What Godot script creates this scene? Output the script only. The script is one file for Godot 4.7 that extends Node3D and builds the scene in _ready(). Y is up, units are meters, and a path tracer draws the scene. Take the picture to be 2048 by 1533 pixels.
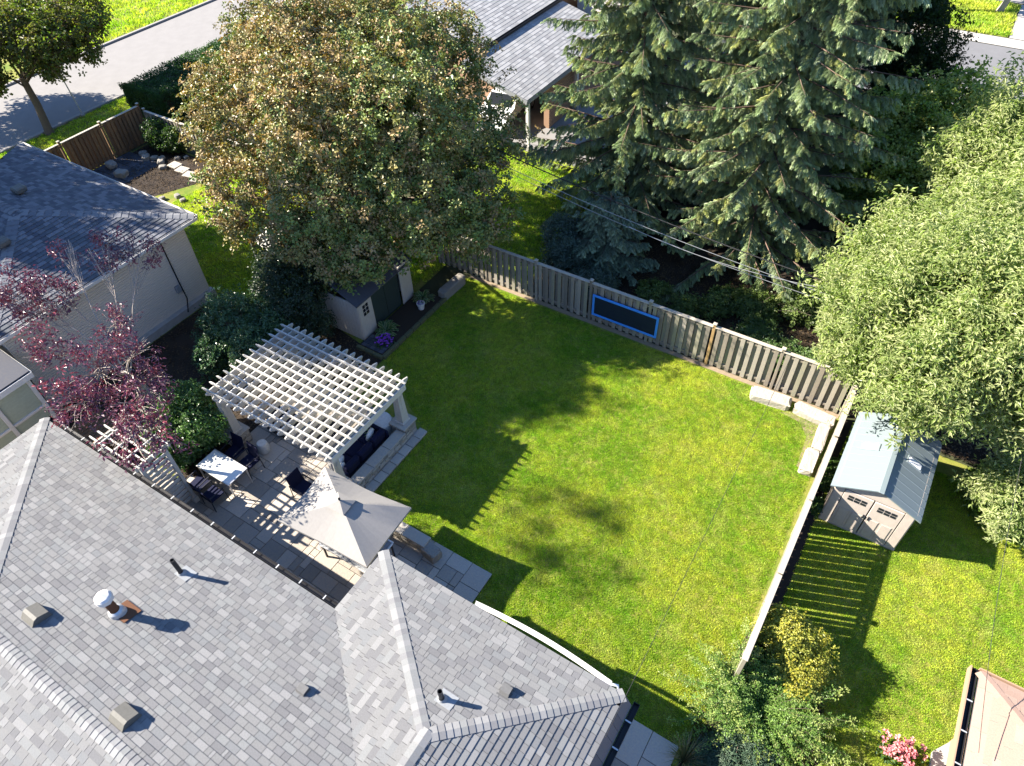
extends Node3D

const CAM := Vector3(0, 18, 0)
var rng := RandomNumberGenerator.new()
var noise := FastNoiseLite.new()
var M := {}
var boxes := {}
var taken := {}

# ---------------------------------------------------------------- mesh builder
class MB:
	var v := PackedVector3Array()
	var n := PackedVector3Array()
	var c := PackedColorArray()
	var col := Color(1, 1, 1)
	func tri(a: Vector3, b: Vector3, d: Vector3, nn: Vector3) -> void:
		v.append(a); v.append(b); v.append(d)
		for k in 3:
			n.append(nn); c.append(col)
	func face(p: Array, out: Vector3) -> void:      # flat polygon whose front looks along out
		var nn: Vector3 = (p[1] - p[0]).cross(p[2] - p[0])
		if nn.length_squared() < 1e-14 and p.size() > 3:
			nn = (p[2] - p[0]).cross(p[3] - p[0])
		if nn.length_squared() < 1e-16:
			return
		nn = nn.normalized()
		var q := p.duplicate()
		if nn.dot(out) < 0.0:
			q.reverse()
			nn = -nn
		for k in range(1, q.size() - 1):
			tri(q[0], q[k + 1], q[k], nn)
	func box(at: Vector3, s: Vector3, b := 0.0, r := Basis()) -> void:
		var h := s * 0.5
		var ax := [Vector3.RIGHT, Vector3.UP, Vector3.BACK]
		var pt := func(w: Vector3) -> Vector3: return at + r * w
		for i in 3:
			var j := (i + 1) % 3
			var k := (i + 2) % 3
			for si in [-1.0, 1.0]:
				var o: Vector3 = ax[i] * si * h[i]
				var a: Vector3 = ax[j] * (h[j] - b)
				var d: Vector3 = ax[k] * (h[k] - b)
				face([pt.call(o + a + d), pt.call(o + a - d), pt.call(o - a - d), pt.call(o - a + d)], r * (ax[i] * si))
				if b > 0.0:
					for sj in [-1.0, 1.0]:
						var e: Vector3 = ax[k] * (h[k] - b)
						var f1: Vector3 = ax[i] * si * h[i] + ax[j] * sj * (h[j] - b)
						var f2: Vector3 = ax[i] * si * (h[i] - b) + ax[j] * sj * h[j]
						face([pt.call(f1 + e), pt.call(f1 - e), pt.call(f2 - e), pt.call(f2 + e)], r * (ax[i] * si + ax[j] * sj))
		if b > 0.0:
			for sx in [-1.0, 1.0]:
				for sy in [-1.0, 1.0]:
					for sz in [-1.0, 1.0]:
						face([pt.call(Vector3(sx * h.x, sy * (h.y - b), sz * (h.z - b))), pt.call(Vector3(sx * (h.x - b), sy * h.y, sz * (h.z - b))), pt.call(Vector3(sx * (h.x - b), sy * (h.y - b), sz * h.z))], r * Vector3(sx, sy, sz))
	func bar(a: Vector3, b: Vector3, w: float, t: float, up := Vector3.UP, bev := 0.0) -> void:   # a square bar from a to b
		var z := (b - a).normalized()
		var u := up
		if absf(z.dot(u)) > 0.98:
			u = Vector3.RIGHT
		var x := u.cross(z).normalized()
		box((a + b) * 0.5, Vector3(w, t, a.distance_to(b)), bev, Basis(x, z.cross(x), z))
	func tube(p: Array, rad: Array, sides := 6, cap := true) -> void:
		var rings := []
		var last := Vector3(0.31, 0.2, 0.93)
		for i in p.size():
			var d: Vector3 = (p[mini(i + 1, p.size() - 1)] - p[maxi(i - 1, 0)]).normalized()
			var x: Vector3 = (last - d * last.dot(d)).normalized()
			last = x
			var y := d.cross(x)
			var ring := []
			for k in sides:
				var a := TAU * k / sides
				ring.append([p[i] + (x * cos(a) + y * sin(a)) * rad[i], x * cos(a) + y * sin(a)])
			rings.append(ring)
		for i in p.size() - 1:
			for k in sides:
				var k2 := (k + 1) % sides
				var q := [rings[i][k], rings[i + 1][k], rings[i + 1][k2], rings[i][k2]]
				for w in [[0, 1, 2], [0, 2, 3]]:
					for m in w:
						v.append(q[m][0]); n.append(q[m][1]); c.append(col)
		if cap:
			for e in [0, p.size() - 1]:
				var d: Vector3 = (p[0] - p[1]) if e == 0 else (p[e] - p[e - 1])
				var ring := []
				for k in sides:
					ring.append(rings[e][k][0])
				face(ring, d)
	func lathe(at: Vector3, prof: Array, sides := 20) -> void:      # prof: Vector2(radius, height)
		for i in prof.size() - 1:
			var a: Vector2 = prof[i]
			var b: Vector2 = prof[i + 1]
			var sl := Vector2(b.y - a.y, a.x - b.x).normalized()
			for k in sides:
				var q := []
				for w in [[a, k], [b, k], [b, k + 1], [a, k + 1]]:
					var g: float = TAU * w[1] / sides
					q.append([at + Vector3(cos(g) * w[0].x, w[0].y, sin(g) * w[0].x), Vector3(cos(g) * sl.x, sl.y, sin(g) * sl.x)])
				for w in [[0, 2, 1], [0, 3, 2]]:
					for m in w:
						v.append(q[m][0]); n.append(q[m][1]); c.append(col)
	func prism(p: Array, d: Vector3) -> void:        # polygon p pushed along d
		face(p, -d)
		var t := []
		var mid := Vector3.ZERO
		for w in p:
			t.append(w + d)
			mid += w / p.size()
		face(t, d)
		for k in p.size():
			var k2 := (k + 1) % p.size()
			var a: Vector3 = p[k]
			var b: Vector3 = p[k2]
			var o: Vector3 = d.cross(b - a)
			if o.dot((a + b) * 0.5 - mid) < 0.0:
				o = -o
			face([a, b, b + d, a + d], o)
	func mesh() -> ArrayMesh:
		var m := ArrayMesh.new()
		var a := []
		a.resize(Mesh.ARRAY_MAX)
		a[Mesh.ARRAY_VERTEX] = v
		a[Mesh.ARRAY_NORMAL] = n
		a[Mesh.ARRAY_COLOR] = c
		m.add_surface_from_arrays(Mesh.PRIMITIVE_TRIANGLES, a)
		return m

# ---------------------------------------------------------------- nodes
func put(o: Node, called: String, parent: Node) -> void:
	var key := [parent.get_instance_id(), called]
	var k: int = taken.get(key, 0)
	taken[key] = k + 1
	o.name = called if k == 0 else "%s_%03d" % [called, k]
	parent.add_child(o)

func tag(o: Node, label: String, category: String, group := "", kind := "") -> Node:
	if label != "":
		o.set_meta("label", label)
	if category != "":
		o.set_meta("category", category)
	if group != "":
		o.set_meta("group", group)
	if kind != "":
		o.set_meta("kind", kind)
	return o

func thing(called: String, label: String, category: String, at := Vector3.ZERO, turn := 0.0, group := "") -> Node3D:
	var o := Node3D.new()
	put(o, called, self)
	o.position = at
	o.rotation.y = turn
	tag(o, label, category, group)
	return o

func part(called: String, mesh: Mesh, mat: Material, parent: Node, at := Vector3.ZERO, r := Basis()) -> MeshInstance3D:
	var o := MeshInstance3D.new()
	o.mesh = mesh
	o.material_override = mat
	o.transform = Transform3D(r, at)
	put(o, called, parent)
	return o

func boxmesh(s: Vector3, b := 0.0) -> ArrayMesh:
	var key := "%.3f %.3f %.3f %.3f" % [s.x, s.y, s.z, b]
	if not boxes.has(key):
		var m := MB.new()
		m.box(Vector3.ZERO, s, b)
		boxes[key] = m.mesh()
	return boxes[key]

func pbox(called: String, mat: Material, parent: Node, at: Vector3, s: Vector3, b := 0.0, r := Basis()) -> MeshInstance3D:
	return part(called, boxmesh(s, b), mat, parent, at, r)

func ground(called: String, mat: Material, pts: Array, y: float) -> MeshInstance3D:    # a flat sheet, plan points (x, z)
	var m := MB.new()
	var poly := PackedVector2Array(pts)
	var ix := Geometry2D.triangulate_polygon(poly)
	for k in range(0, ix.size(), 3):
		m.face([Vector3(poly[ix[k]].x, 0, poly[ix[k]].y), Vector3(poly[ix[k + 1]].x, 0, poly[ix[k + 1]].y), Vector3(poly[ix[k + 2]].x, 0, poly[ix[k + 2]].y)], Vector3.UP)
	var o := part(called, m.mesh(), mat, self, Vector3(0, y, 0))
	o.set_meta("kind", "structure")
	return o

func rect(x0: float, z0: float, x1: float, z1: float) -> Array:
	return [Vector2(x0, z0), Vector2(x1, z0), Vector2(x1, z1), Vector2(x0, z1)]

# ---------------------------------------------------------------- textures and materials
func lin(r: float, g: float, b: float) -> Color:
	return Color(r, g, b).linear_to_srgb()

func tex(size: int, f: Callable) -> ImageTexture:
	var im := Image.create(size, size, false, Image.FORMAT_RGB8)
	for y in size:
		for x in size:
			var q: Color = f.call(x, y)
			im.set_pixel(x, y, q.linear_to_srgb())
	return ImageTexture.create_from_image(im)

func field(size: int, freq: float, seed_: int, octaves := 4) -> PackedFloat32Array:     # seamless noise, 0 to 1
	var f := FastNoiseLite.new()
	f.seed = seed_
	f.frequency = freq
	f.noise_type = FastNoiseLite.TYPE_SIMPLEX_SMOOTH
	f.fractal_octaves = octaves
	var im := f.get_seamless_image(size, size)
	im.convert(Image.FORMAT_L8)
	var d := im.get_data()
	var out := PackedFloat32Array()
	out.resize(size * size)
	for k in size * size:
		out[k] = d[k] / 255.0
	return out

func grain(size: int, lo: float, hi: float, coarse: float, fine: float, seed_: int, tint := Color(1, 1, 1)) -> ImageTexture:
	var a := field(size, coarse, seed_)
	var b := field(size, fine, seed_ + 7, 2)
	var rr := RandomNumberGenerator.new()
	rr.seed = seed_
	return tex(size, func(x: int, y: int) -> Color:
		var k := y * size + x
		var w := lerpf(lo, hi, clampf(0.45 * a[k] + 0.4 * b[k] + 0.15 * rr.randf(), 0, 1))
		var t := Color(1, 1, 1).lerp(tint, clampf(a[k] * 1.6 - 0.4, 0, 1))
		return Color(w * t.r, w * t.g, w * t.b))

func mat(r: float, g: float, b: float, rough := 0.85, t: Texture2D = null, scale := Vector3.ONE, extra := {}) -> StandardMaterial3D:
	var m := StandardMaterial3D.new()
	m.albedo_color = lin(r, g, b)
	m.roughness = rough
	m.metallic_specular = extra.get("spec", 0.3)
	if t:
		m.albedo_texture = t
		m.uv1_triplanar = true
		m.uv1_world_triplanar = extra.get("world", true)
		m.uv1_scale = scale
	if extra.get("vc", false):
		m.vertex_color_use_as_albedo = true
	if extra.has("metal"):
		m.metallic = extra.metal
	if extra.has("backlight"):
		m.backlight_enabled = true
		m.backlight = extra.backlight
	if extra.has("normal"):
		m.normal_enabled = true
		m.normal_texture = extra.normal
		m.normal_scale = extra.get("nscale", 1.0)
	return m

func bump(size: int, coarse: float, fine: float, seed_: int, strength: float) -> ImageTexture:
	var a := field(size, coarse, seed_)
	var b := field(size, fine, seed_ + 3, 2)
	var im := Image.create(size, size, false, Image.FORMAT_RGB8)
	for y in size:
		for x in size:
			var w := 0.6 * a[y * size + x] + 0.4 * b[y * size + x]
			im.set_pixel(x, y, Color(w, w, w))
	im.bump_map_to_normal_map(strength)
	return ImageTexture.create_from_image(im)

func make_materials() -> void:
	var granule := grain(512, 0.62, 1.0, 0.02, 0.3, 11)
	var cloudy := grain(512, 0.6, 1.0, 0.012, 0.12, 23)
	var stone_t := grain(512, 0.55, 1.0, 0.02, 0.2, 31, Color(1.0, 0.95, 0.86))
	var wood_t := grain(512, 0.45, 1.0, 0.02, 0.12, 41, Color(1.0, 0.95, 0.88))
	var streak := grain(512, 0.75, 1.0, 0.01, 0.06, 45)
	var asphalt_t := grain(512, 0.8, 1.0, 0.01, 0.35, 51)
	var bark_t := grain(256, 0.45, 1.0, 0.04, 0.2, 61)
	var rough_n := bump(256, 0.04, 0.2, 71, 6.0)
	var ga := field(512, 0.006, 81, 4)
	var gb := field(512, 0.16, 82, 2)
	var gc := field(512, 0.03, 83, 3)
	var rr := RandomNumberGenerator.new()
	rr.seed = 5
	var grass_t := tex(512, func(x: int, y: int) -> Color:
		var k := y * 512 + x
		var p := clampf(ga[k] * 1.3 - 0.15 + (gc[k] - 0.5) * 0.8, 0, 1)
		var q := 0.55 + 0.45 * clampf(gb[k] * 0.9 + rr.randf() * 0.3, 0, 1)
		return Color(0.19, 0.30, 0.03).lerp(Color(0.40, 0.38, 0.08), p) * q)
	M.grass = mat(0.5, 0.5, 0.5, 0.95, grass_t, Vector3.ONE * 0.2)
	M.soil = mat(0.035, 0.026, 0.02, 1.0, cloudy, Vector3.ONE * 0.8)
	M.mulch = mat(0.04, 0.03, 0.022, 1.0, stone_t, Vector3.ONE * 1.6)
	M.dry_soil = mat(0.24, 0.185, 0.125, 1.0, cloudy, Vector3.ONE * 1.2)
	M.earth = mat(0.05, 0.055, 0.025, 1.0, cloudy, Vector3.ONE * 0.15)
	M.asphalt = mat(0.19, 0.182, 0.175, 0.95, asphalt_t, Vector3.ONE * 0.25)
	M.street = mat(0.13, 0.13, 0.135, 0.95, asphalt_t, Vector3.ONE * 0.25)
	M.concrete = mat(0.36, 0.34, 0.315, 0.9, cloudy, Vector3.ONE * 0.5)
	M.kerb = mat(0.26, 0.245, 0.225, 0.9, cloudy, Vector3.ONE)
	M.shingle = mat(1, 1, 1, 0.95, granule, Vector3.ONE * 2.2, {"vc": true})
	M.underlay = mat(0.06, 0.06, 0.065, 1.0)
	M.brown_roof = mat(0.42, 0.27, 0.2, 0.95, granule, Vector3.ONE * 2.0)
	M.brick = mat(0.5, 0.43, 0.36, 0.9, stone_t, Vector3(3, 9, 3))
	M.brick_tan = mat(0.34, 0.22, 0.15, 0.9, stone_t, Vector3(2, 8, 2))
	M.siding = [mat(0.62, 0.54, 0.45, 0.85, streak, Vector3(1, 3, 1)), mat(0.4, 0.355, 0.31, 0.85, streak, Vector3(1, 3, 1))]
	M.sage = mat(0.34, 0.38, 0.3, 0.7, streak, Vector3(1, 2, 1))
	M.white = mat(0.58, 0.56, 0.53, 0.5, streak, Vector3.ONE * 0.7)
	M.cream = [mat(0.45, 0.43, 0.39, 0.6, streak, Vector3(0.8, 2, 0.8)), mat(0.41, 0.395, 0.355, 0.6, streak, Vector3(0.8, 2, 0.8)), mat(0.48, 0.46, 0.42, 0.6, streak, Vector3(0.8, 2, 0.8))]
	M.black = mat(0.012, 0.012, 0.014, 0.35)
	M.dark_metal = mat(0.03, 0.03, 0.034, 0.4, null, Vector3.ONE, {"metal": 0.5})
	M.galv = mat(0.48, 0.49, 0.5, 0.4, cloudy, Vector3.ONE * 2, {"metal": 0.35})
	M.rust = mat(0.13, 0.062, 0.036, 0.9, stone_t, Vector3.ONE * 4)
	M.vent = mat(0.13, 0.125, 0.11, 0.6, cloudy, Vector3.ONE * 2)
	M.vent_grey = mat(0.1, 0.1, 0.1, 0.6, cloudy, Vector3.ONE * 2)
	M.grey_metal = mat(0.25, 0.26, 0.27, 0.5, cloudy, Vector3.ONE * 2)
	M.bluewhite = mat(0.62, 0.64, 0.66, 0.4)
	M.paver = []
	for k in 6:
		var w := 0.28 + 0.034 * k
		M.paver.append(mat(w, w * 0.9, w * 0.79, 0.9, stone_t, Vector3.ONE * (0.9 + 0.1 * k), {"normal": rough_n, "nscale": 0.3}))
	M.slate = mat(0.05, 0.055, 0.07, 0.7, stone_t, Vector3.ONE * 0.8)
	M.slate2 = mat(0.075, 0.08, 0.1, 0.7, stone_t, Vector3.ONE * 0.9)
	M.joint = mat(0.05, 0.045, 0.04, 1.0)
	M.stone = []
	for k in 5:
		var w := 0.22 + 0.055 * k
		M.stone.append(mat(w, w * (0.95 - 0.02 * (k % 3)), w * (0.86 - 0.05 * (k % 3)), 0.95, stone_t, Vector3.ONE * (1.3 + 0.3 * k), {"normal": rough_n, "nscale": 0.6}))
	M.capstone = mat(0.4, 0.37, 0.325, 0.9, stone_t, Vector3.ONE * 0.9, {"normal": rough_n, "nscale": 0.25})
	M.limestone = mat(0.4, 0.365, 0.32, 0.95, stone_t, Vector3.ONE * 0.8, {"normal": rough_n, "nscale": 0.7})
	M.boulder = mat(0.26, 0.245, 0.22, 0.95, stone_t, Vector3.ONE * 1.2, {"normal": rough_n, "nscale": 0.8})
	M.moss = mat(0.1, 0.105, 0.06, 1.0, stone_t, Vector3.ONE * 1.2)
	M.fence = []
	for w in [[0.3, 0.27, 0.225], [0.25, 0.22, 0.18], [0.35, 0.32, 0.27], [0.21, 0.19, 0.16], [0.29, 0.275, 0.21]]:
		M.fence.append(mat(w[0], w[1], w[2], 0.95, wood_t, Vector3(3.2, 0.45, 3.2)))
	M.fence_cap = mat(0.42, 0.38, 0.32, 0.95, wood_t, Vector3(0.5, 3, 0.5))
	M.new_post = mat(0.36, 0.24, 0.11, 0.85, wood_t, Vector3(3, 0.4, 3))
	M.brown_board = []
	for w in [[0.17, 0.105, 0.06], [0.21, 0.13, 0.07], [0.14, 0.09, 0.055]]:
		M.brown_board.append(mat(w[0], w[1], w[2], 0.9, wood_t, Vector3(3, 0.5, 3)))
	M.canvas = mat(0.225, 0.214, 0.2, 0.9, streak, Vector3.ONE * 2, {"backlight": lin(0.06, 0.055, 0.05)})
	M.navy = mat(0.008, 0.01, 0.032, 0.9, granule, Vector3.ONE * 3)
	M.navy_frame = mat(0.02, 0.02, 0.026, 0.4)
	M.pillow = mat(0.7, 0.68, 0.62, 0.95, granule, Vector3.ONE * 4)
	M.leaf_print = mat(0.16, 0.26, 0.1, 0.95)
	M.white_drum = mat(0.58, 0.565, 0.535, 0.6, cloudy, Vector3.ONE * 1.5)
	M.table_top = mat(0.56, 0.56, 0.53, 0.12, null, Vector3.ONE, {"spec": 0.6})
	M.silver = mat(0.55, 0.54, 0.52, 0.35, null, Vector3.ONE, {"metal": 0.6})
	M.blue_paint = mat(0.045, 0.22, 0.62, 0.5)
	M.chalkboard = mat(0.012, 0.02, 0.032, 0.6, streak, Vector3.ONE)
	M.shed_roof = mat(0.13, 0.16, 0.17, 0.42, null, Vector3.ONE, {"spec": 0.9})
	M.shed_wall = mat(0.42, 0.365, 0.315, 0.7, streak, Vector3(1, 0.6, 1))
	M.shed_trim = mat(0.32, 0.275, 0.235, 0.7)
	M.skylight = mat(0.6, 0.6, 0.6, 0.25, null, Vector3.ONE, {"spec": 0.6})
	M.glass_dark = mat(0.015, 0.018, 0.022, 0.06, null, Vector3.ONE, {"spec": 0.6})
	M.beige = mat(0.46, 0.41, 0.35, 0.8, streak, Vector3(2, 0.5, 2))
	M.green_door = mat(0.03, 0.045, 0.04, 0.7, streak, Vector3(2, 0.5, 2))
	M.bark = mat(0.15, 0.12, 0.09, 1.0, bark_t, Vector3(3, 0.7, 3))
	M.bark_pale = mat(0.4, 0.34, 0.29, 1.0, bark_t, Vector3(4, 1, 4))
	M.bark_spruce = mat(0.16, 0.11, 0.085, 1.0, bark_t, Vector3(3, 1, 3))
	M.cable = mat(0.02, 0.02, 0.02, 0.6)
	M.cable_grey = mat(0.3, 0.3, 0.3, 0.4, null, Vector3.ONE, {"metal": 0.6})
	M.car = mat(0.72, 0.72, 0.72, 0.2, null, Vector3.ONE, {"spec": 0.6})
	M.rubber = mat(0.015, 0.015, 0.015, 0.8)
	var leafy := func(bl: Color, rough: float) -> StandardMaterial3D:
		return mat(1, 1, 1, rough, null, Vector3.ONE, {"vc": true, "backlight": bl, "spec": 0.45})
	M.leaf = leafy.call(Color(0.9, 1.0, 0.6), 0.45)
	M.leaf_bronze = leafy.call(Color(0.62, 0.58, 0.32), 0.48)
	M.leaf_plum = leafy.call(Color(0.55, 0.3, 0.3), 0.3)
	M.leaf_gloss = leafy.call(Color(0.7, 0.8, 0.5), 0.35)
	M.needle = leafy.call(Color(0.5, 0.55, 0.4), 0.6)
	M.blade = leafy.call(Color(0.9, 1.0, 0.6), 0.55)
	M.petal = leafy.call(Color(0.6, 0.6, 0.6), 0.7)

func pick(a: Array) -> Variant:
	return a[rng.randi() % a.size()]

func rv() -> Vector3:
	while true:
		var q := Vector3(rng.randf_range(-1, 1), rng.randf_range(-1, 1), rng.randf_range(-1, 1))
		if q.length_squared() < 1.0 and q.length_squared() > 0.01:
			return q
	return Vector3.UP

# ---------------------------------------------------------------- plants
func leaf(m: MB, at: Vector3, dir: Vector3, up: Vector3, ln: float, w: float, fold := 0.25, droop := 0.15) -> void:
	var side := dir.cross(up).normalized() * w * 0.5
	var lift := side.cross(dir).normalized() * w * fold
	var mid := at + dir * ln * 0.45
	var tip := at + dir * ln - up * ln * droop
	var a := mid + side + lift
	var b := mid - side + lift
	m.face([at, a, tip], up)
	m.face([at, tip, b], up)

func clump(count: int, ln: float, w: float, spread: float, seed_: int, droop := 0.15, up_bias := 0.9) -> ArrayMesh:
	rng.seed = seed_
	var m := MB.new()
	for k in count:
		var p := rv() * spread
		var d := (rv().normalized() + p / maxf(spread, 0.001) * 0.8).normalized()
		d.y *= 0.5
		d = d.normalized()
		var u := (Vector3.UP * up_bias + rv() * 0.8).normalized()
		u = (u - d * u.dot(d)).normalized()
		var t := rng.randf_range(0.78, 1.12)
		m.col = Color(t, t, t)
		var s := rng.randf_range(0.75, 1.25)
		leaf(m, p, d, u, ln * s, w * s, 0.25, droop)
	return m.mesh()

func scatter(called: String, mesh: Mesh, mt: Material, xf: Array, cols: PackedColorArray, parent: Node) -> MultiMeshInstance3D:
	var mm := MultiMesh.new()
	mm.transform_format = MultiMesh.TRANSFORM_3D
	mm.use_colors = true
	mm.mesh = mesh
	mm.instance_count = xf.size()
	for k in xf.size():
		mm.set_instance_transform(k, xf[k])
		mm.set_instance_color(k, cols[k])
	var o := MultiMeshInstance3D.new()
	o.multimesh = mm
	o.material_override = mt
	put(o, called, parent)
	return o

func crown(parent: Node, lobes: Array, count: int, mesh: Mesh, mt: Material, cols: Array, s0: float, s1: float, seed_: int, shell := 0.6, gap := -0.28, flat := 1.0) -> void:
	rng.seed = seed_
	noise.seed = seed_
	noise.frequency = 0.55
	var total := 0.0
	for q in lobes:
		total += q[3] * q[3]
	var xf := []
	var cc := PackedColorArray()
	for q in lobes:
		var c := Vector3(q[0], q[1], q[2])
		var want := int(count * q[3] * q[3] / total)
		var made := 0
		var tries := 0
		while made < want and tries < want * 6:
			tries += 1
			var d := rv().normalized()
			var lump := noise.get_noise_3dv(c * 3.1 + d * q[3] * 1.6)
			var r: float = q[3] * (0.92 + 0.75 * lump) * lerpf(shell, 1.0, sqrt(rng.randf()))
			if rng.randf() < 0.14:
				r *= rng.randf_range(1.02, 1.28)
			var p: Vector3 = c + Vector3(d.x, d.y * flat, d.z) * r
			if p.y < 0.12:
				continue
			if noise.get_noise_3dv(p * 2.3 + Vector3(40, 0, 0)) < gap:
				continue
			var deep := false
			for o in lobes:
				if o != q and p.distance_to(Vector3(o[0], o[1], o[2])) < o[3] * 0.5:
					deep = true
					break
			if deep:
				continue
			var up := (d * 0.55 + Vector3.UP * 0.6 + rv() * 0.5).normalized()
			var x := up.cross(rv()).normalized()
			var s := rng.randf_range(s0, s1)
			xf.append(Transform3D(Basis(x, up, x.cross(up)) * s, p))
			var t := rng.randf_range(0.8, 1.2)
			var half := cols.size() / 2
			var at_ := rng.randi() % cols.size()
			if q.size() > 4 and rng.randf() < 0.4:
				at_ = (rng.randi() % half) + (half if q[4] == 1 else 0)
			var k: Color = cols[at_]
			cc.append(Color(k.r * t, k.g * t, k.b * t))
			made += 1
	tag(scatter("crown", mesh, mt, xf, cc, parent), "", "", "", "stuff")

func woody(parent: Node, base: Vector3, fork: Vector3, r0: float, lobes: Array, mt: Material, seed_: int, twigs := 5, bend := 0.25) -> void:
	rng.seed = seed_
	var m := MB.new()
	var mid := base.lerp(fork, 0.5) + Vector3(rng.randf_range(-1, 1), 0, rng.randf_range(-1, 1)) * bend
	m.tube([base + Vector3.DOWN * 0.1, base + (mid - base) * 0.15, mid, fork], [r0 * 1.35, r0, r0 * 0.86, r0 * 0.75], 9)
	for q in lobes:
		var c := Vector3(q[0], q[1], q[2])
		var s := base.lerp(fork, rng.randf_range(0.72, 1.0)) if c.y > fork.y * 0.8 else base.lerp(fork, 0.55)
		var k: Vector3 = s.lerp(c, 0.5) + rv() * q[3] * 0.25 + Vector3.UP * 0.15 * q[3]
		var rr: float = r0 * clampf(q[3] * 0.2, 0.16, 0.5)
		m.tube([s, k, c, c + (c - s).normalized() * q[3] * 0.5], [rr, rr * 0.75, rr * 0.5, rr * 0.15], 6)
		for t in twigs:
			var d := rv().normalized()
			var e: Vector3 = c + d * q[3] * rng.randf_range(0.7, 0.95)
			var st: Vector3 = k.lerp(c, rng.randf())
			m.tube([st, st.lerp(e, 0.5) + rv() * q[3] * 0.12, e], [rr * 0.42, rr * 0.27, 0.008], 4, false)
	part("trunk", m.mesh(), mt, parent)

func spruce_spray() -> ArrayMesh:       # unit length along -z, hanging side twigs
	rng.seed = 77
	var m := MB.new()
	for k in 18:
		var s := (k + 1.0) / 18.0
		var p := Vector3(0, -0.16 * s * s, -s)
		for side in [-1.0, 1.0]:
			var l := 0.42 * (1.0 - s * 0.75) + 0.08
			var d: Vector3 = (Vector3(side * 0.8, rng.randf_range(-0.75, -0.2), -0.55) + rv() * 0.2).normalized()
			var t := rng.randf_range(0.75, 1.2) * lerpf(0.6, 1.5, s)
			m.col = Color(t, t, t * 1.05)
			leaf(m, p, d, Vector3.UP, l, 0.065, 0.3, 0.2)
			leaf(m, p, d, Vector3(side, 0.2, 0), l * 0.9, 0.06, 0.2, 0.1)
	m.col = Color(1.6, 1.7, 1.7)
	leaf(m, Vector3(0, -0.1, -0.85), Vector3(0, -0.15, -1), Vector3.UP, 0.3, 0.1)
	return m.mesh()

func spruce(called: String, label: String, base: Vector3, h: float, rmax: float, seed_: int, cols: Array, mesh: Mesh, start := 0.03, size := 0.5) -> void:
	var o := thing(called, label, "tree", base)
	rng.seed = seed_
	var m := MB.new()
	m.tube([Vector3.DOWN * 0.1, Vector3(0, h * 0.5, 0), Vector3(0, h, 0)], [0.026 * h, 0.015 * h, 0.01], 9)
	var xf := []
	var cc := PackedColorArray()
	var y := h * start
	var az := 0.0
	while y < h * 0.985:
		var rel := y / h
		var nb := 6
		var lmax := rmax * pow(1.0 - rel, 0.52) + 0.12
		for b in nb:
			az += TAU / nb + rng.randf_range(-0.25, 0.25)
			var dir := Vector3(cos(az), 0, sin(az))
			var ln: float = lmax * rng.randf_range(0.62, 1.12)
			var drp := rng.randf_range(0.18, 0.38) * (1.0 - rel * 0.7)
			var pts := []
			var rad := []
			for k in 5:
				var s := k / 4.0
				pts.append(Vector3(0, y, 0) + dir * ln * s + Vector3.UP * ln * (0.16 * s - drp * s * s + 0.1 * s * s * s))
				rad.append(0.009 * ln * (1.0 - s) + 0.003)
			m.tube(pts, rad, 4, false)
			var st := 0.28 * size / 0.62
			var dd := st
			while dd < ln:
				var s := dd / ln
				var p := Vector3(0, y, 0) + dir * dd + Vector3.UP * ln * (0.16 * s - drp * s * s + 0.1 * s * s * s)
				for side in [-1.0, 0.0, 1.0]:
					if side == 0.0 and rng.randf() < 0.25:
						continue
					var lat: Vector3 = dir.cross(Vector3.UP) * side
					var d: Vector3 = (dir * rng.randf_range(0.25, 0.85) + lat * rng.randf_range(0.45, 1.0) + Vector3.DOWN * rng.randf_range(0.15, 1.25)).normalized()
					var x: Vector3 = d.cross(Vector3.UP).normalized()
					var sc := size * rng.randf_range(0.7, 1.2) * (1.0 - 0.25 * s)
					xf.append(Transform3D(Basis(x, x.cross(d), -d) * sc, p))
					var t := rng.randf_range(0.75, 1.2)
					var q: Color = cols[rng.randi() % cols.size()]
					cc.append(Color(q.r * t, q.g * t, q.b * t))
				dd += st * rng.randf_range(0.8, 1.2)
		y += rng.randf_range(0.26, 0.4) * (0.6 + 0.4 * h / 12.0)
	part("trunk", m.mesh(), M.bark_spruce, o)
	tag(scatter("crown", mesh, M.needle, xf, cc, o), "", "", "", "stuff")

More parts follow.
